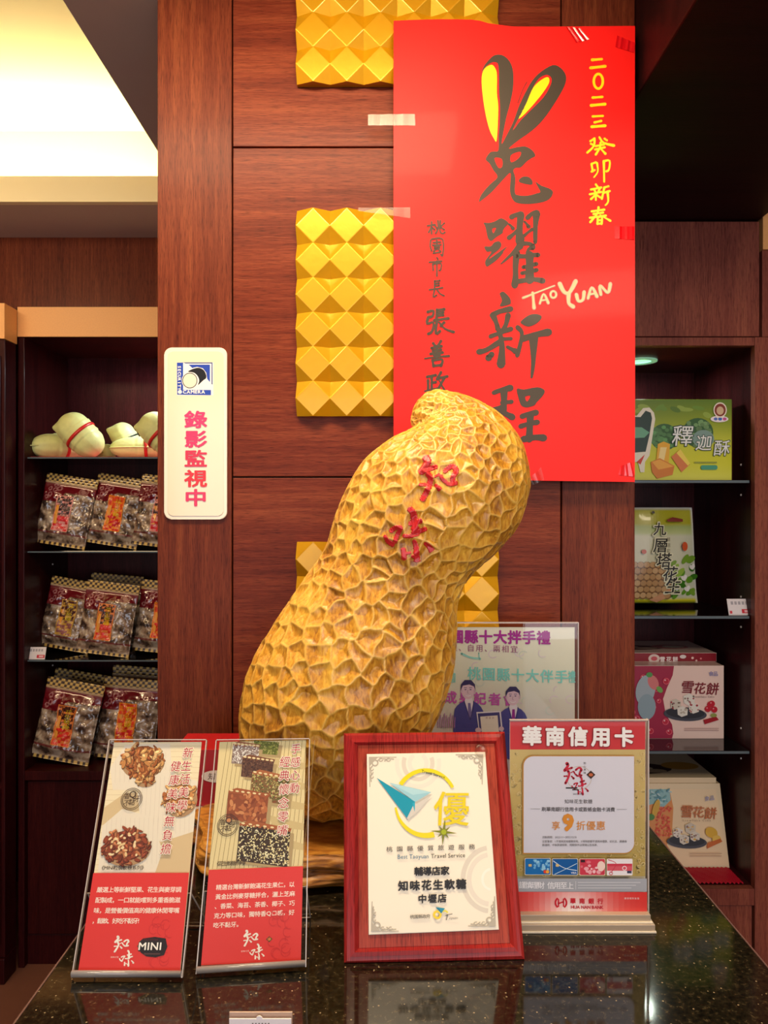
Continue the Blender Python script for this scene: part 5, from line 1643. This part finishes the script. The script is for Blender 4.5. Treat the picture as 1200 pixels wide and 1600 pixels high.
def draw1(s):
    s.rect(0, 1160, 150, 1518, (238, 224, 192))
    rs = random.Random(1)
    for i in range(24):
        y = 1166 + i * 8.4; s.rect(0, y, 150, y + .7, (218, 198, 162))
    s.poly([(0, 1262), (30, 1240), (60, 1238), (70, 1262), (0, 1290)], (214, 190, 150)); s.poly([(90, 1300), (150, 1290), (150, 1364), (60, 1364)], (214, 188, 148))
    for poly_ in ([(0, 1200), (20, 1164), (96, 1162), (104, 1200), (80, 1236), (10, 1234)], [(52, 1240), (84, 1200), (150, 1222), (150, 1300), (100, 1316), (66, 1300)], [(2, 1290), (30, 1264), (78, 1276), (104, 1330), (96, 1364), (6, 1364)]):
        s.poly(poly_, (232, 222, 206))
        xs = [p[0] for p in poly_]; ys = [p[1] for p in poly_]
        for k in range(12):
            x = min(xs) + 6 + k * (max(xs) - min(xs) - 12) / 12; s.stroke([(x, min(ys) + 14), (x + 6, max(ys) - 14)], .5, (214, 202, 188), brush=False)
    candy(s, 52, 1188, 36, 26, 3, NUTC, 140, (3, 9)); candy(s, 60, 1216, 16, 10, 4, NUTC, 40, (3, 6))
    candy(s, 122, 1246, 27, 28, 6, [(206, 142, 84), (220, 164, 108), (176, 104, 60), (232, 190, 140)], 100, (3, 8))
    candy(s, 44, 1322, 38, 28, 7, REDN, 150, (3, 8)); 
    rs = random.Random(12)
    for i in range(26):
        x, y = rs.uniform(18, 64), rs.uniform(1300, 1338); s.ell(x, y, rs.uniform(2, 4), rs.uniform(1.4, 2.4), rs.choice([(238, 214, 170), (230, 196, 146)]), 9, rs.uniform(0, 3))
    badge(s, 44, 1249, 17)
    for i, ch in enumerate('新生活美學'): outlined(s, ch, 129 - i * .2, 1177 + i * 20.5, 17.5)
    for i, ch in enumerate('健康美味無負擔'): outlined(s, ch, 111 - i * .2, 1198 + i * 21.4, 17.5)
    s.line('《MINI粒裝軟糖系列》', 12, 1356, 78, 1356, 7.5, (60, 44, 40), .012)
    s.rect(0, 1364, 150, 1518, RD)
    for i, tx in enumerate(('嚴選上等新鮮堅果、花生與麥芽調', '配製成，一口就能嚐到多重香脆滋', '味，是營養價值高的健康休閒零嘴', '，鬆軟、好吃不黏牙!')):
        s.line(tx, 14, 1390 + i * 16.2, 14 + (122 if i < 3 else 66), 1390 + i * 16.2, 9.4, (250, 236, 226), .012)
    swirl(s, 118, 1440)
    logo_w(s, 48, 1462, 1.0); mini(s, 84, 1476)
def swirl(s, x, y):
    rs = random.Random(5)
    for i in range(16): s.ring(x + rs.uniform(-14, 14), y + rs.uniform(-4, 66), 7, 8, 1.0, (206, 46, 48), rs.uniform(0, 180), rs.uniform(200, 340), 10)
def logo_w(s, x, y, k, col=(250, 244, 238)):
    chi_wei(s, x, y, .044 * k, x + 10 * k, y + 22 * k, .036 * k, col, 8.5)
    s.poly([(x + 34 * k, y + 16 * k), (x + 39 * k, y + 11 * k), (x + 44 * k, y + 16 * k), (x + 39 * k, y + 21 * k)], (110, 70, 30)); s.ell(x + 39 * k, y + 16 * k, 2.6 * k, 2.2 * k, (196, 150, 70), 10)
    s.line('SINCE', x - 2 * k, y + 33 * k, x + 8 * k, y + 33 * k, 3.4 * k, col)
def mini(s, x, y):
    s.poly([(x, y + 4), (x + 6, y - 10), (x + 40, y - 10), (x + 40, y + 16), (x + 14, y + 18)], (40, 30, 34), 2)
    s.line('MINI', x + 7, y + 3, x + 34, y + 3, 17, (24, 18, 20), .06); s.line('MINI', x + 6.4, y + 2, x + 33.4, y + 2, 16.4, (250, 244, 240), .02)
    s.line('Hazelnut', x + 8, y - 9, x + 28, y - 9, 5.5, (110, 30, 34)); s.rect(x + 10, y + 13, x + 34, y + 15, (90, 60, 60))
def bar(s, x, y, w_, h_, sk, base, specks, seed, top=None, n=150):
    rs = random.Random(seed)
    pts = [(x, y), (x + w_, y + sk), (x + w_ - 3, y + sk + h_), (x - 1, y + h_)]
    s.poly([(p[0] + 6, p[1] + 5) for p in pts], (176, 152, 110)); s.poly(pts, base)
    if top: s.poly([(x, y), (x + w_ * .2, y - 4), (x + w_ + 2, y + sk - 3), (x + w_, y + sk + 2), (x, y + 3)], top)
    hb = s.h
    for i in range(n):
        s.h = hb + (i % 40) * 0.000003
        u, v = rs.uniform(.01, .98), rs.uniform(.02, .98)
        s.ell(x + u * w_, y + sk * u + v * h_, rs.uniform(.9, 2.3), rs.uniform(.5, 1.1), rs.choice(specks), 7, rs.uniform(0, PI))
    s.h = hb + 41 * 0.000003
    if top:
        for i in range(7): s.ell(x + (i + .5) * w_ / 7, y + sk * (i + .5) / 7 - 1, 3.2, 1.5, (236, 214, 166), 9, .2)
def draw2(s):
    s.rect(0, 1159, 150, 1508, (226, 208, 158))
    for i in range(22):
        x = 4 + i * 7.2; s.stroke([(x + 10, 1160), (x - 6, 1358)], .8, (150, 126, 84), brush=False)
    for i in range(5): s.poly([(60 + i * 10, 1180 + i * 32), (150, 1196 + i * 32), (150, 1206 + i * 32), (70 + i * 10, 1200 + i * 32)], (206, 184, 134))
    bar(s, 60, 1158, 44, 20, 4, (104, 110, 44), [(150, 156, 70), (80, 90, 30), (170, 166, 96)], 1, None, 120)
    bar(s, 24, 1163, 46, 30, 5, (150, 130, 124), [(236, 232, 230), (222, 216, 214), (150, 130, 130), (96, 70, 64)], 2, (150, 90, 60), 260)
    bar(s, 42, 1184, 54, 30, 8, (92, 58, 46), [(60, 36, 32), (120, 84, 66), (76, 46, 40)], 3, (120, 70, 46), 260)
    bar(s, 60, 1208, 64, 42, 12, (124, 96, 58), [(186, 176, 100), (96, 104, 50), (206, 190, 130), (80, 84, 40), (140, 60, 40)], 4, (170, 100, 60), 360)
    bar(s, 22, 1236, 68, 44, 10, (142, 74, 44), [(176, 98, 60), (120, 56, 34), (196, 124, 80)], 5, (160, 86, 50), 0)
    rs = random.Random(77)
    for i in range(60): 
        x, y = rs.uniform(24, 88), rs.uniform(1244, 1284); s.ell(x, y, rs.uniform(3, 6), rs.uniform(2, 3.2), rs.choice([(184, 108, 66), (160, 84, 50), (128, 60, 36), (206, 138, 90)]), 10, rs.uniform(0, 3))
    bar(s, 44, 1288, 84, 58, 14, (66, 46, 34), [(238, 226, 176), (30, 24, 20), (226, 206, 146), (244, 236, 200), (50, 36, 28)], 6, (166, 92, 54), 620)
    badge(s, 25, 1290, 17)
    for i, ch in enumerate('手感心動'): outlined(s, ch, 133, 1173 + i * 20.6, 17)
    for i, ch in enumerate('經典懷念零嘴'): outlined(s, ch, 115, 1193 + i * 21.6, 18)
    s.line('《花生軟糖系列》', 12, 1350, 58, 1350, 8, (60, 44, 40), .012)
    s.rect(0, 1359, 150, 1508, RD)
    for i, (tx, a_, b_) in enumerate((('精選台灣新鮮飽滿花生果仁，以', 18, 133), ('黃金比例麥芽糖拌合，灑上芝麻', 18, 134), ('、香菜、海苔、茶香、椰子、巧', 18, 134), ('克力等口味，獨特香Q口感，好', 18, 134), ('吃不黏牙。', 18, 54))):
        s.line(tx, a_, 1387 + i * 14.8, b_, 1387 + i * 14.8, 9.2, (250, 236, 226), .012)
    logo_w(s, 62, 1456, 1.0); swirl(s, 120, 1432)
leaflet('clear holder with the leaflet of nut candies and MINI logo, leftmost on the counter', None, (115, 1529), (285, 1529), .713, .713, (173, 1157), (323, 1157), .80,
        (178, 1160), (315, 1159), (282, 1518), (123, 1518), draw1)
leaflet('clear holder with the leaflet of stacked sesame peanut bars, second from left', None, (308, 1523), (477, 1512), .719, .7300, (339, 1157), (483, 1155), .80,
        (343, 1159), (478, 1156), (470, 1505), (314, 1513), draw2)

# ---- award plaque
bl, br = P(537, 1509, .7345), P(821, 1501, .7400)
bl.z = br.z = KC + .004
R_ = br - bl
tm = P(663.5, 1143.5, .826)
mid = (bl + br) / 2
N_ = R_.cross(tm - mid).normalized()
if N_.y > 0: N_ = -N_
pf = plane_fn(mid, N_)
t = thing('award_plaque', 'red wooden award plaque with ivory certificate plate, tilted back on the counter', 'award plaque', tuple(Vector((mid.x, mid.y, KC))))
outer = [(537, 1145), (789.5, 1142.5), (821, 1501), (537.5, 1509)]
m0 = [(541, 1149), (785, 1146.5), (815.5, 1494), (542, 1502)]
m1 = [(546, 1154.5), (780, 1152), (809.5, 1487), (547.5, 1495.5)]
m2 = [(552, 1160), (775.5, 1157.5), (803.5, 1480), (554, 1488)]
inn = [(559.5, 1164), (773, 1161.5), (797.5, 1474), (561, 1482)]
M['plaq'] = wood('cherry_frame', (128, 26, 28), (150, 34, 34), (166, 46, 42), 'YZ', rough=.35, coat=.3, fine=.5, bump=.1)
M['plaqb'] = wood('cherry_board', (128, 42, 28), (158, 58, 40), (182, 76, 52), 'YZ', rough=.4, coat=.2)
loops = [(outer, -.014), (outer, -.0045), (m0, -.0015), (m1, -.0012), (m1, -.0002), (m2, .0006), (inn, -.0035)]
vs = [pf(x, y, h) for l, h in loops for x, y in l]
fs = []
for k in range(len(loops) - 1):
    for i in range(4): fs.append((k * 4 + i, k * 4 + (i + 1) % 4, k * 4 + 4 + (i + 1) % 4, k * 4 + 4 + i))
fs.append((3, 2, 1, 0))
for v in vs: v.z = max(v.z, KC + .0006)
mk('frame', vs, fs, M['plaq'], t)
vs = [pf(x, y, -.0030) for x, y in inn]
mk('board', vs, [(0, 1, 2, 3)], M['plaqb'], t)
plate = [(573, 1178), (758.5, 1174.5), (780, 1453), (576, 1461)]
M['ivory'] = plain('ivory_plate', (234, 228, 208), .28, coat=.4, noise_amt=.02)
slab('plate', [pf(x, y, -.0026) for x, y in plate], N_ * .0012, M['ivory'], t, .0003)
s = Ink(lambda x, y, h: pf(x, y, h - .0014), .00002, .0003)
def C2(l): return [(520 + a / 3.75, 1130 + b / 3.75) for a, b in l]
def cc(a_, b_): return 520 + a_ / 3.75, 1130 + b_ / 3.75
s.poly([(574, 1179.2), (757.6, 1175.8), (778.8, 1452), (577, 1459.8)], (238, 232, 214))
GR = (214, 208, 194); OR = (178, 172, 156)
for (a_, b_, r_) in ((500, 235, 33), (925, 915, 43)):
    x, y = cc(a_, b_)
    if a_ > 900:
        for q in (1.0, .78): s.ring(min(x, 768), y, r_ * q, r_ * q * 1.15, r_ * .17, GR if q == 1 else (224, 218, 204), 95, 262, 30)
        s.ring(768, y, 14, 16, 4, (244, 240, 228), 95, 262)
    else:
        for q, c, e in ((1.0, (230, 224, 210), 12), (.68, GR, 22), (.4, (230, 224, 210), 60)): s.ring(x, y, r_ * q, r_ * q * 1.1, r_ * .2, c, -e, 180 + e)
for (x, y, fx, fy) in ((577, 1183, 1, 1), (754.5, 1179, -1, 1), (580.5, 1455, 1, -1), (774, 1447, -1, -1)):
    s.stroke([(x, y), (x + fx * 42, y)], 1.3, OR, brush=False); s.stroke([(x, y), (x + fx * 1, y + fy * 46)], 1.3, OR, brush=False)
    s.poly([(x, y), (x + fx * 14, y), (x + fx * 10, y + fy * 4), (x + fx * 4, y + fy * 10), (x, y + fy * 15)], OR)
    s.ring(x + fx * 9, y + fy * 9, 4.4, 4.4, 2, OR); s.ell(x + fx * 9, y + fy * 9, 2, 2, (240, 236, 222), 10)
    for q in (18, 30):
        s.ring(x + fx * q, y + fy * 4, 3, 2.4, 1.5, OR, 0, 300, 12); s.ring(x + fx * 4, y + fy * q, 2.4, 3, 1.5, OR, 0, 300, 12)
        s.stroke([(x + fx * (q - 6), y + fy * 6), (x + fx * q, y + fy * 2.5), (x + fx * (q + 8), y + fy * 3)], 1.4, OR)
        s.stroke([(x + fx * 6, y + fy * (q - 6)), (x + fx * 2.5, y + fy * q), (x + fx * 3, y + fy * (q + 8))], 1.4, OR)
YG = (226, 214, 20)
x, y = cc(545, 467)
s.ring(x, y, 47.5, 51, 6.8, YG, 214, 332, 40, 5)
s.ring(x, y, 47.5, 51, 3, YG, 172, 74, 30, 9)
s.line('Travel Service', 660.5, 1205, 694, 1214, 6.4, (70, 84, 20), .004)
s.poly(C2([(270, 335), (490, 470), (585, 415), (580, 420), (495, 520), (440, 566)]), (206, 204, 196))
s.poly(C2([(330, 348), (578, 404), (482, 462)]), (150, 202, 216)); s.poly(C2([(330, 348), (470, 420), (578, 404)]), (172, 216, 226))
s.poly(C2([(257, 320), (482, 460), (434, 556)]), (10, 150, 178)); s.poly(C2([(466, 470), (482, 460), (480, 520)]), (40, 170, 196))
x, y = cc(697, 500); s.char('優', x, y, 57, (222, 204, 20), .010, ay=(-.04, 1))
x, y = cc(650, 638)
for k in range(8):
    a_ = k * PI / 4 + .1; L_ = (21, 13)[k % 2]
    s.poly([(x + 2.6 * math.cos(a_ + PI / 2), y + 2.6 * math.sin(a_ + PI / 2)), (x + L_ * math.cos(a_), y + L_ * math.sin(a_)), (x - 2.6 * math.cos(a_ + PI / 2), y - 2.6 * math.sin(a_ + PI / 2))], (120, 126, 20))
s.ell(x, y, 4, 4, (160, 176, 20))
def tl(txt, a_, b_, c_, d_, z_, col, off=0.0, sx=1.0):
    x0_, y0_ = cc(a_, b_); x1_, y1_ = cc(c_, d_); s.line(txt, x0_, y0_, x1_, y1_, z_, col, off, sx)
tl('桃園縣優質旅遊服務', 332, 738, 815, 724, 8.6, (84, 84, 84), .008, 1.15)
tl('Best Taoyuan', 388, 782, 555, 779, 9.4, (30, 110, 150), .004, .9); tl('Travel Service', 585, 778, 768, 773, 9.4, (50, 50, 50), .008, .9)
tl('輔導店家', 503, 868, 657, 864, 14.2, (18, 18, 18), .034); tl('知味花生軟糖', 413, 953, 752, 942, 16.4, (18, 18, 18), .036); tl('中壢店', 525, 1029, 641, 1025, 14.2, (18, 18, 18), .034)
tl('桃園縣政府', 465, 1134, 559, 1131, 6.6, (40, 40, 40), .008)
x, y = cc(612, 1122)
s.ring(x, y, 5.0, 5.2, 3.6, (232, 206, 40)); s.ring(x + 11, y, 6, 6, 2.4, (222, 214, 60), 200, 330); s.poly([(x - 3, y - 12), (x + 12, y - 10), (x + 6, y - 2)], (20, 140, 170)); s.poly([(x - 3, y - 12), (x + 3, y - 9), (x + 8, y - 3)], (10, 100, 130))
x, y = cc(695, 1136)
s.stroke([(x - 9, y - 3), (x - 2, y - 4.5), (x + 1, y - 5)], .9, (60, 60, 60)); s.stroke([(x - 6, y - 4), (x - 8, y + 4)], 1, (60, 60, 60)); s.line('oyuan', x - 2, y + 1, x + 9, y + 1, 5.4, (70, 70, 70), 0, slant=-.3)
s.build('plate_print', t, M['gloss_print'])
# cracked clear screw cap at the plate's corner
x, y = 752, 1173
bm = bmesh.new()
bmesh.ops.create_uvsphere(bm, u_segments=20, v_segments=10, radius=.0075)
for v in bm.verts: v.co.z *= .35
Mx = Matrix.Translation(pf(x, y, -.001)) @ N_.to_track_quat('Z', 'Y').to_matrix().to_4x4()
bmesh.ops.transform(bm, matrix=Mx, verts=bm.verts)
from_bm('glue_blob', bm, M['lam'], t, True)

# ---- bank card sign
BS = .808
bp = [P(797, 1126, BS), P(1009, 1126, BS)]
t = thing('bank_sign', 'upright clear sign stand with red and gold bank card poster, right on the counter', 'sign', (.215, BS, KC))
zl = P(0, 1432, BS).z
x0_, x1_ = P(796.5, 0, BS).x, P(1008.5, 0, BS).x
box('paper', (x0_, BS, zl), (x1_, BS + .0006, P(0, 1126.5, BS).z), M['paper'], t, 0)
box('pane', (x0_ - .0005, BS - .0030, zl), (x1_ + .0028, BS - .0012, P(0, 1124, BS).z), M['acrylic'], t, 0)
box('pane_edge', (x1_ + .0018, BS - .0031, zl), (x1_ + .0030, BS + .004, P(0, 1124, BS).z), M['acrylic_edge'], t, 0)
box('pane_edge', (x0_ - .0005, BS - .0031, P(0, 1124.6, BS).z), (x1_ + .0030, BS + .0006, P(0, 1123.6, BS).z), M['acrylic_edge'], t, 0)
M['base_ac'] = plain('cloudy_acrylic_base', (172, 156, 136), .2, coat=.7, noise_amt=.08, nscale=40)
M['base_lt'] = plain('bright_acrylic_edge', (222, 212, 190), .2, coat=.6)
ys = BS - .0195
xb0, xb1 = P(796, 0, BS).x - .002, P(1026, 0, ys).x
for a_, b_, y_, m_ in ((0.0002, .0022, ys, 'base_lt'), (.0022, .0085, ys + .0015, 'base_ac'), (.0085, .0100, ys + .004, 'base_lt'), (.0100, .0165, ys + .0065, 'base_ac')):
    box('base_layer', (xb0, y_, KC + a_), (xb1 - (y_ - ys) * .6, BS + .018 - (y_ - ys), KC + b_), M[m_], t, .0004)
s = Ink(front_fn(BS), .00002, .0003)
s.rect(797, 1127, 1008, 1171, (224, 52, 58))
s.grad([(797, 1171), (1008, 1171), (1008, 1369), (797, 1369)], [(222, 196, 128), (216, 186, 112), (206, 178, 104), (200, 172, 98)])
rs = random.Random(6)
for i in range(110):
    x, y = (rs.choice([rs.uniform(799, 815), rs.uniform(991, 1005)]), rs.uniform(1174, 1366)) if i < 80 else (rs.uniform(800, 1004), rs.uniform(1334, 1366))
    s.ring(x, y, 2.6, 2.6, .8, (228, 206, 146), rs.uniform(0, 360), rs.uniform(360, 640), 8)
s.rrect(815.5, 1179, 990, 1333, 16, (196, 140, 60), (1, 0, 1, 0)); s.rrect(817.5, 1180.5, 989.5, 1331, 15, (226, 224, 236), (1, 0, 1, 0))
s.line('華南信用卡', 831.5, 1149.5, 975, 1151.5, 31, (150, 20, 30), .045); s.line('華南信用卡', 830.5, 1148.5, 974, 1150.5, 31, (250, 246, 244), .04)
s.ring(904, 1214, 19, 18, .8, (206, 190, 170))
chi_wei(s, 880, 1190, .058, 892, 1211, .042, (206, 30, 60), 8.5)
s.poly([(915, 1209), (922, 1202.5), (929, 1209), (922, 1215.5)], (60, 34, 24)); s.ell(922, 1209, 3.4, 2.6, (190, 100, 60), 10)
for i, ch in enumerate('知心美味'): s.char(ch, 912.5, 1191 + i * 5, 4, (60, 50, 50))
s.rect(883, 1228.5, 901, 1230.5, (40, 36, 36)); s.rect(893, 1231.5, 903, 1233, (40, 36, 36)); s.line('SINCE 1966', 895, 1239, 909, 1239, 3.2, (70, 70, 70))
s.line('知味花生軟糖', 884.5, 1250.5, 921, 1250.5, 7.2, (80, 76, 80))
s.line('刷華南銀行信用卡或簽帳金融卡消費', 849, 1262.5, 956, 1263, 7.4, (60, 56, 60), .006)
s.rect(828, 1261.8, 843, 1262.4, (160, 160, 166)); s.rect(962, 1262.4, 978, 1263, (160, 160, 166))
s.char('享', 867.5, 1288, 14, (214, 140, 50), .006); s.char('9', 886.5, 1283, 35, (214, 140, 50), .05); s.line('折優惠', 906.5, 1288, 937.5, 1288, 15, (214, 140, 50), .006)
s.line('活動期間：2022/1/1~2022/12/31', 848, 1306, 899, 1306, 4, (90, 86, 90)); s.line('注意事項：1.不得與其他優惠併用。2.特殊節慶不適用本優惠，如元旦、農曆春', 848, 1312.5, 976, 1312.5, 4, (80, 76, 80)); s.line('節連假、中秋節連假等，相關條件以現場公告為準。', 848, 1318, 933, 1318, 4, (80, 76, 80))
# four bank cards
for i, (c0, c1) in enumerate((((24, 110, 180), (90, 170, 220)), ((20, 90, 160), (40, 130, 200)), ((206, 60, 80), (236, 150, 160)), ((236, 232, 236), (206, 60, 80)))):
    xa = 819.5 + i * 42.3
    s.rrect(xa - .8, 1338.2, xa + 39.8, 1364.6, 2, (224, 214, 196)); s.rrect(xa, 1339, xa + 39, 1363.8, 2, c0)
    if i == 0:
        for q in range(34): s.ell(xa + rs.uniform(14, 37), 1341 + rs.uniform(0, 15), 2, 2, rs.choice([(110, 180, 226), (70, 150, 210), (150, 206, 236)]), 8)
        s.ell(xa + 31, 1359, 2.8, 2.8, (224, 70, 50), 10); s.ell(xa + 34.6, 1359, 2.8, 2.8, (240, 170, 60), 10)
    if i == 1:
        s.stroke([(xa + 1, 1342), (xa + 18, 1353), (xa + 38, 1357)], 1.0, (220, 234, 244)); s.stroke([(xa + 3, 1363), (xa + 20, 1355), (xa + 38, 1346)], .8, (200, 226, 240)); s.line('VISA', xa + 30, 1360.5, xa + 36, 1360.5, 4, (240, 240, 250), .02)
    if i == 2:
        for q in range(14): s.ell(xa + rs.uniform(2, 34), 1341 + rs.uniform(2, 20), rs.uniform(1.5, 4), rs.uniform(1.5, 4), rs.choice([(240, 170, 180), (226, 110, 126), (246, 200, 206)]), 10)
        s.rect(xa + 1.5, 1340, xa + 8, 1344, (60, 30, 36)); s.ell(xa + 33, 1350, 6, 8, (244, 216, 206), 14)
    if i == 3:
        s.rect(xa, 1346, xa + 39, 1350, c1); s.rect(xa, 1350, xa + 39, 1357, (216, 90, 104)); s.stroke([(xa + 2, 1340), (xa + 14, 1346), (xa + 6, 1360)], 1, (200, 60, 80)); s.ring(xa + 27, 1353, 3, 3, 1, (246, 240, 242)); s.ring(xa + 6, 1361, 2.4, 2.4, 1, c1); s.rect(xa + 31, 1357, xa + 38, 1361, (60, 60, 90))
    if i < 2: s.rrect(xa + 5, 1347, xa + 10, 1351, .8, (214, 190, 130))
s.rect(797, 1369, 1008, 1389.5, (166, 170, 178))
s.line('謹慎理財', 815, 1379, 844, 1379.5, 11.5, (240, 240, 244), .01); s.line('信用至上', 859, 1379.5, 889, 1380, 11.5, (240, 240, 244), .01); s.rect(897.5, 1373, 898, 1386, (230, 230, 234))
for i in range(3): s.rect(901, 1374.5 + i * 4.2, 998 - i * 7, 1375.7 + i * 4.2, (206, 208, 214))
nn = 24
for i in range(nn):
    xa, xb = 797 + i * 211 / nn, 797 + (i + 1) * 211 / nn
    w_ = math.exp(-(((xa + xb) / 2 - 895) / 55) ** 2)
    top_ = [218 + 22 * w_, 50 + 120 * w_, 48 + 120 * w_]; bot = [218 + 26 * w_, 60 + 172 * w_, 56 + 172 * w_]
    s.grad([(xa, 1389.5), (xb + .05, 1389.5), (xb + .05, 1431.5), (xa, 1431.5)], [top_, bot, bot], 4)
s.h += .0002
LR = (204, 30, 50)
s.ring(874.5, 1406, 8.6, 8.6, 2.6, LR, 125, 235, 16); s.ring(874.5, 1406, 8.6, 8.6, 2.6, LR, -55, 55, 16)
s.rect(869.6, 1400, 871.6, 1412.5, LR); s.rect(877.4, 1399.5, 879.4, 1412, LR); s.stroke([(870.6, 1407), (878.4, 1404.5)], 2.2, LR, brush=False)
s.line('華南銀行', 893, 1403, 935.5, 1403.5, 9, LR, .03, 1.0); s.line('HUA NAN BANK', 892, 1412.5, 938, 1413, 6.6, (190, 40, 60), .03, 1.05)
s.line('謹慎理財金融', 974, 1399, 994, 1399, 3.2, (246, 230, 230))
s.build('sign_print', t, M['gloss_print'])

# ---- small card in a clear holder at the front edge
CYY = .600
t = thing('card_holder', 'white card in a small clear holder, cut by the bottom edge of the photo', 'card holder', (P(407, 0, CYY).x, CYY, KC))
xa, xb = P(357, 0, CYY).x, P(456, 0, CYY).x
zt_ = P(0, 1586, CYY).z
box('back_pane', (xa, CYY + .003, KC + .0005), (xb, CYY + .0045, zt_ + .0002), plain('tan_card_back', (190, 160, 140), .3, coat=.4), t, .0003)
box('card', (xa + .0005, CYY, KC + .001), (xb - .0005, CYY + .0012, P(0, 1592, CYY).z), M['cardw'], t, .0002)
bm = bmesh.new()
bmesh.ops.create_cone(bm, cap_ends=True, segments=24, radius1=.0027, radius2=.0027, depth=.001, matrix=Matrix.Translation((P(405, 0, CYY).x, CYY + .0006, P(0, 1593, CYY).z)) @ Matrix.Rotation(PI / 2, 4, 'X'))
from_bm('tab', bm, M['cardw'], t)
box('foot', (xa, CYY - .012, KC + .0002), (xb, CYY + .012, KC + .0014), M['acrylic_edge'], t, .0003)
s = Ink(front_fn(CYY), .00002, .0003)
for i, ch in enumerate('IIIIIE'): s.rect(394 + i * 5, 1598, 396 + i * 5, 1606, (110, 100, 100))
s.build('card_print', t)
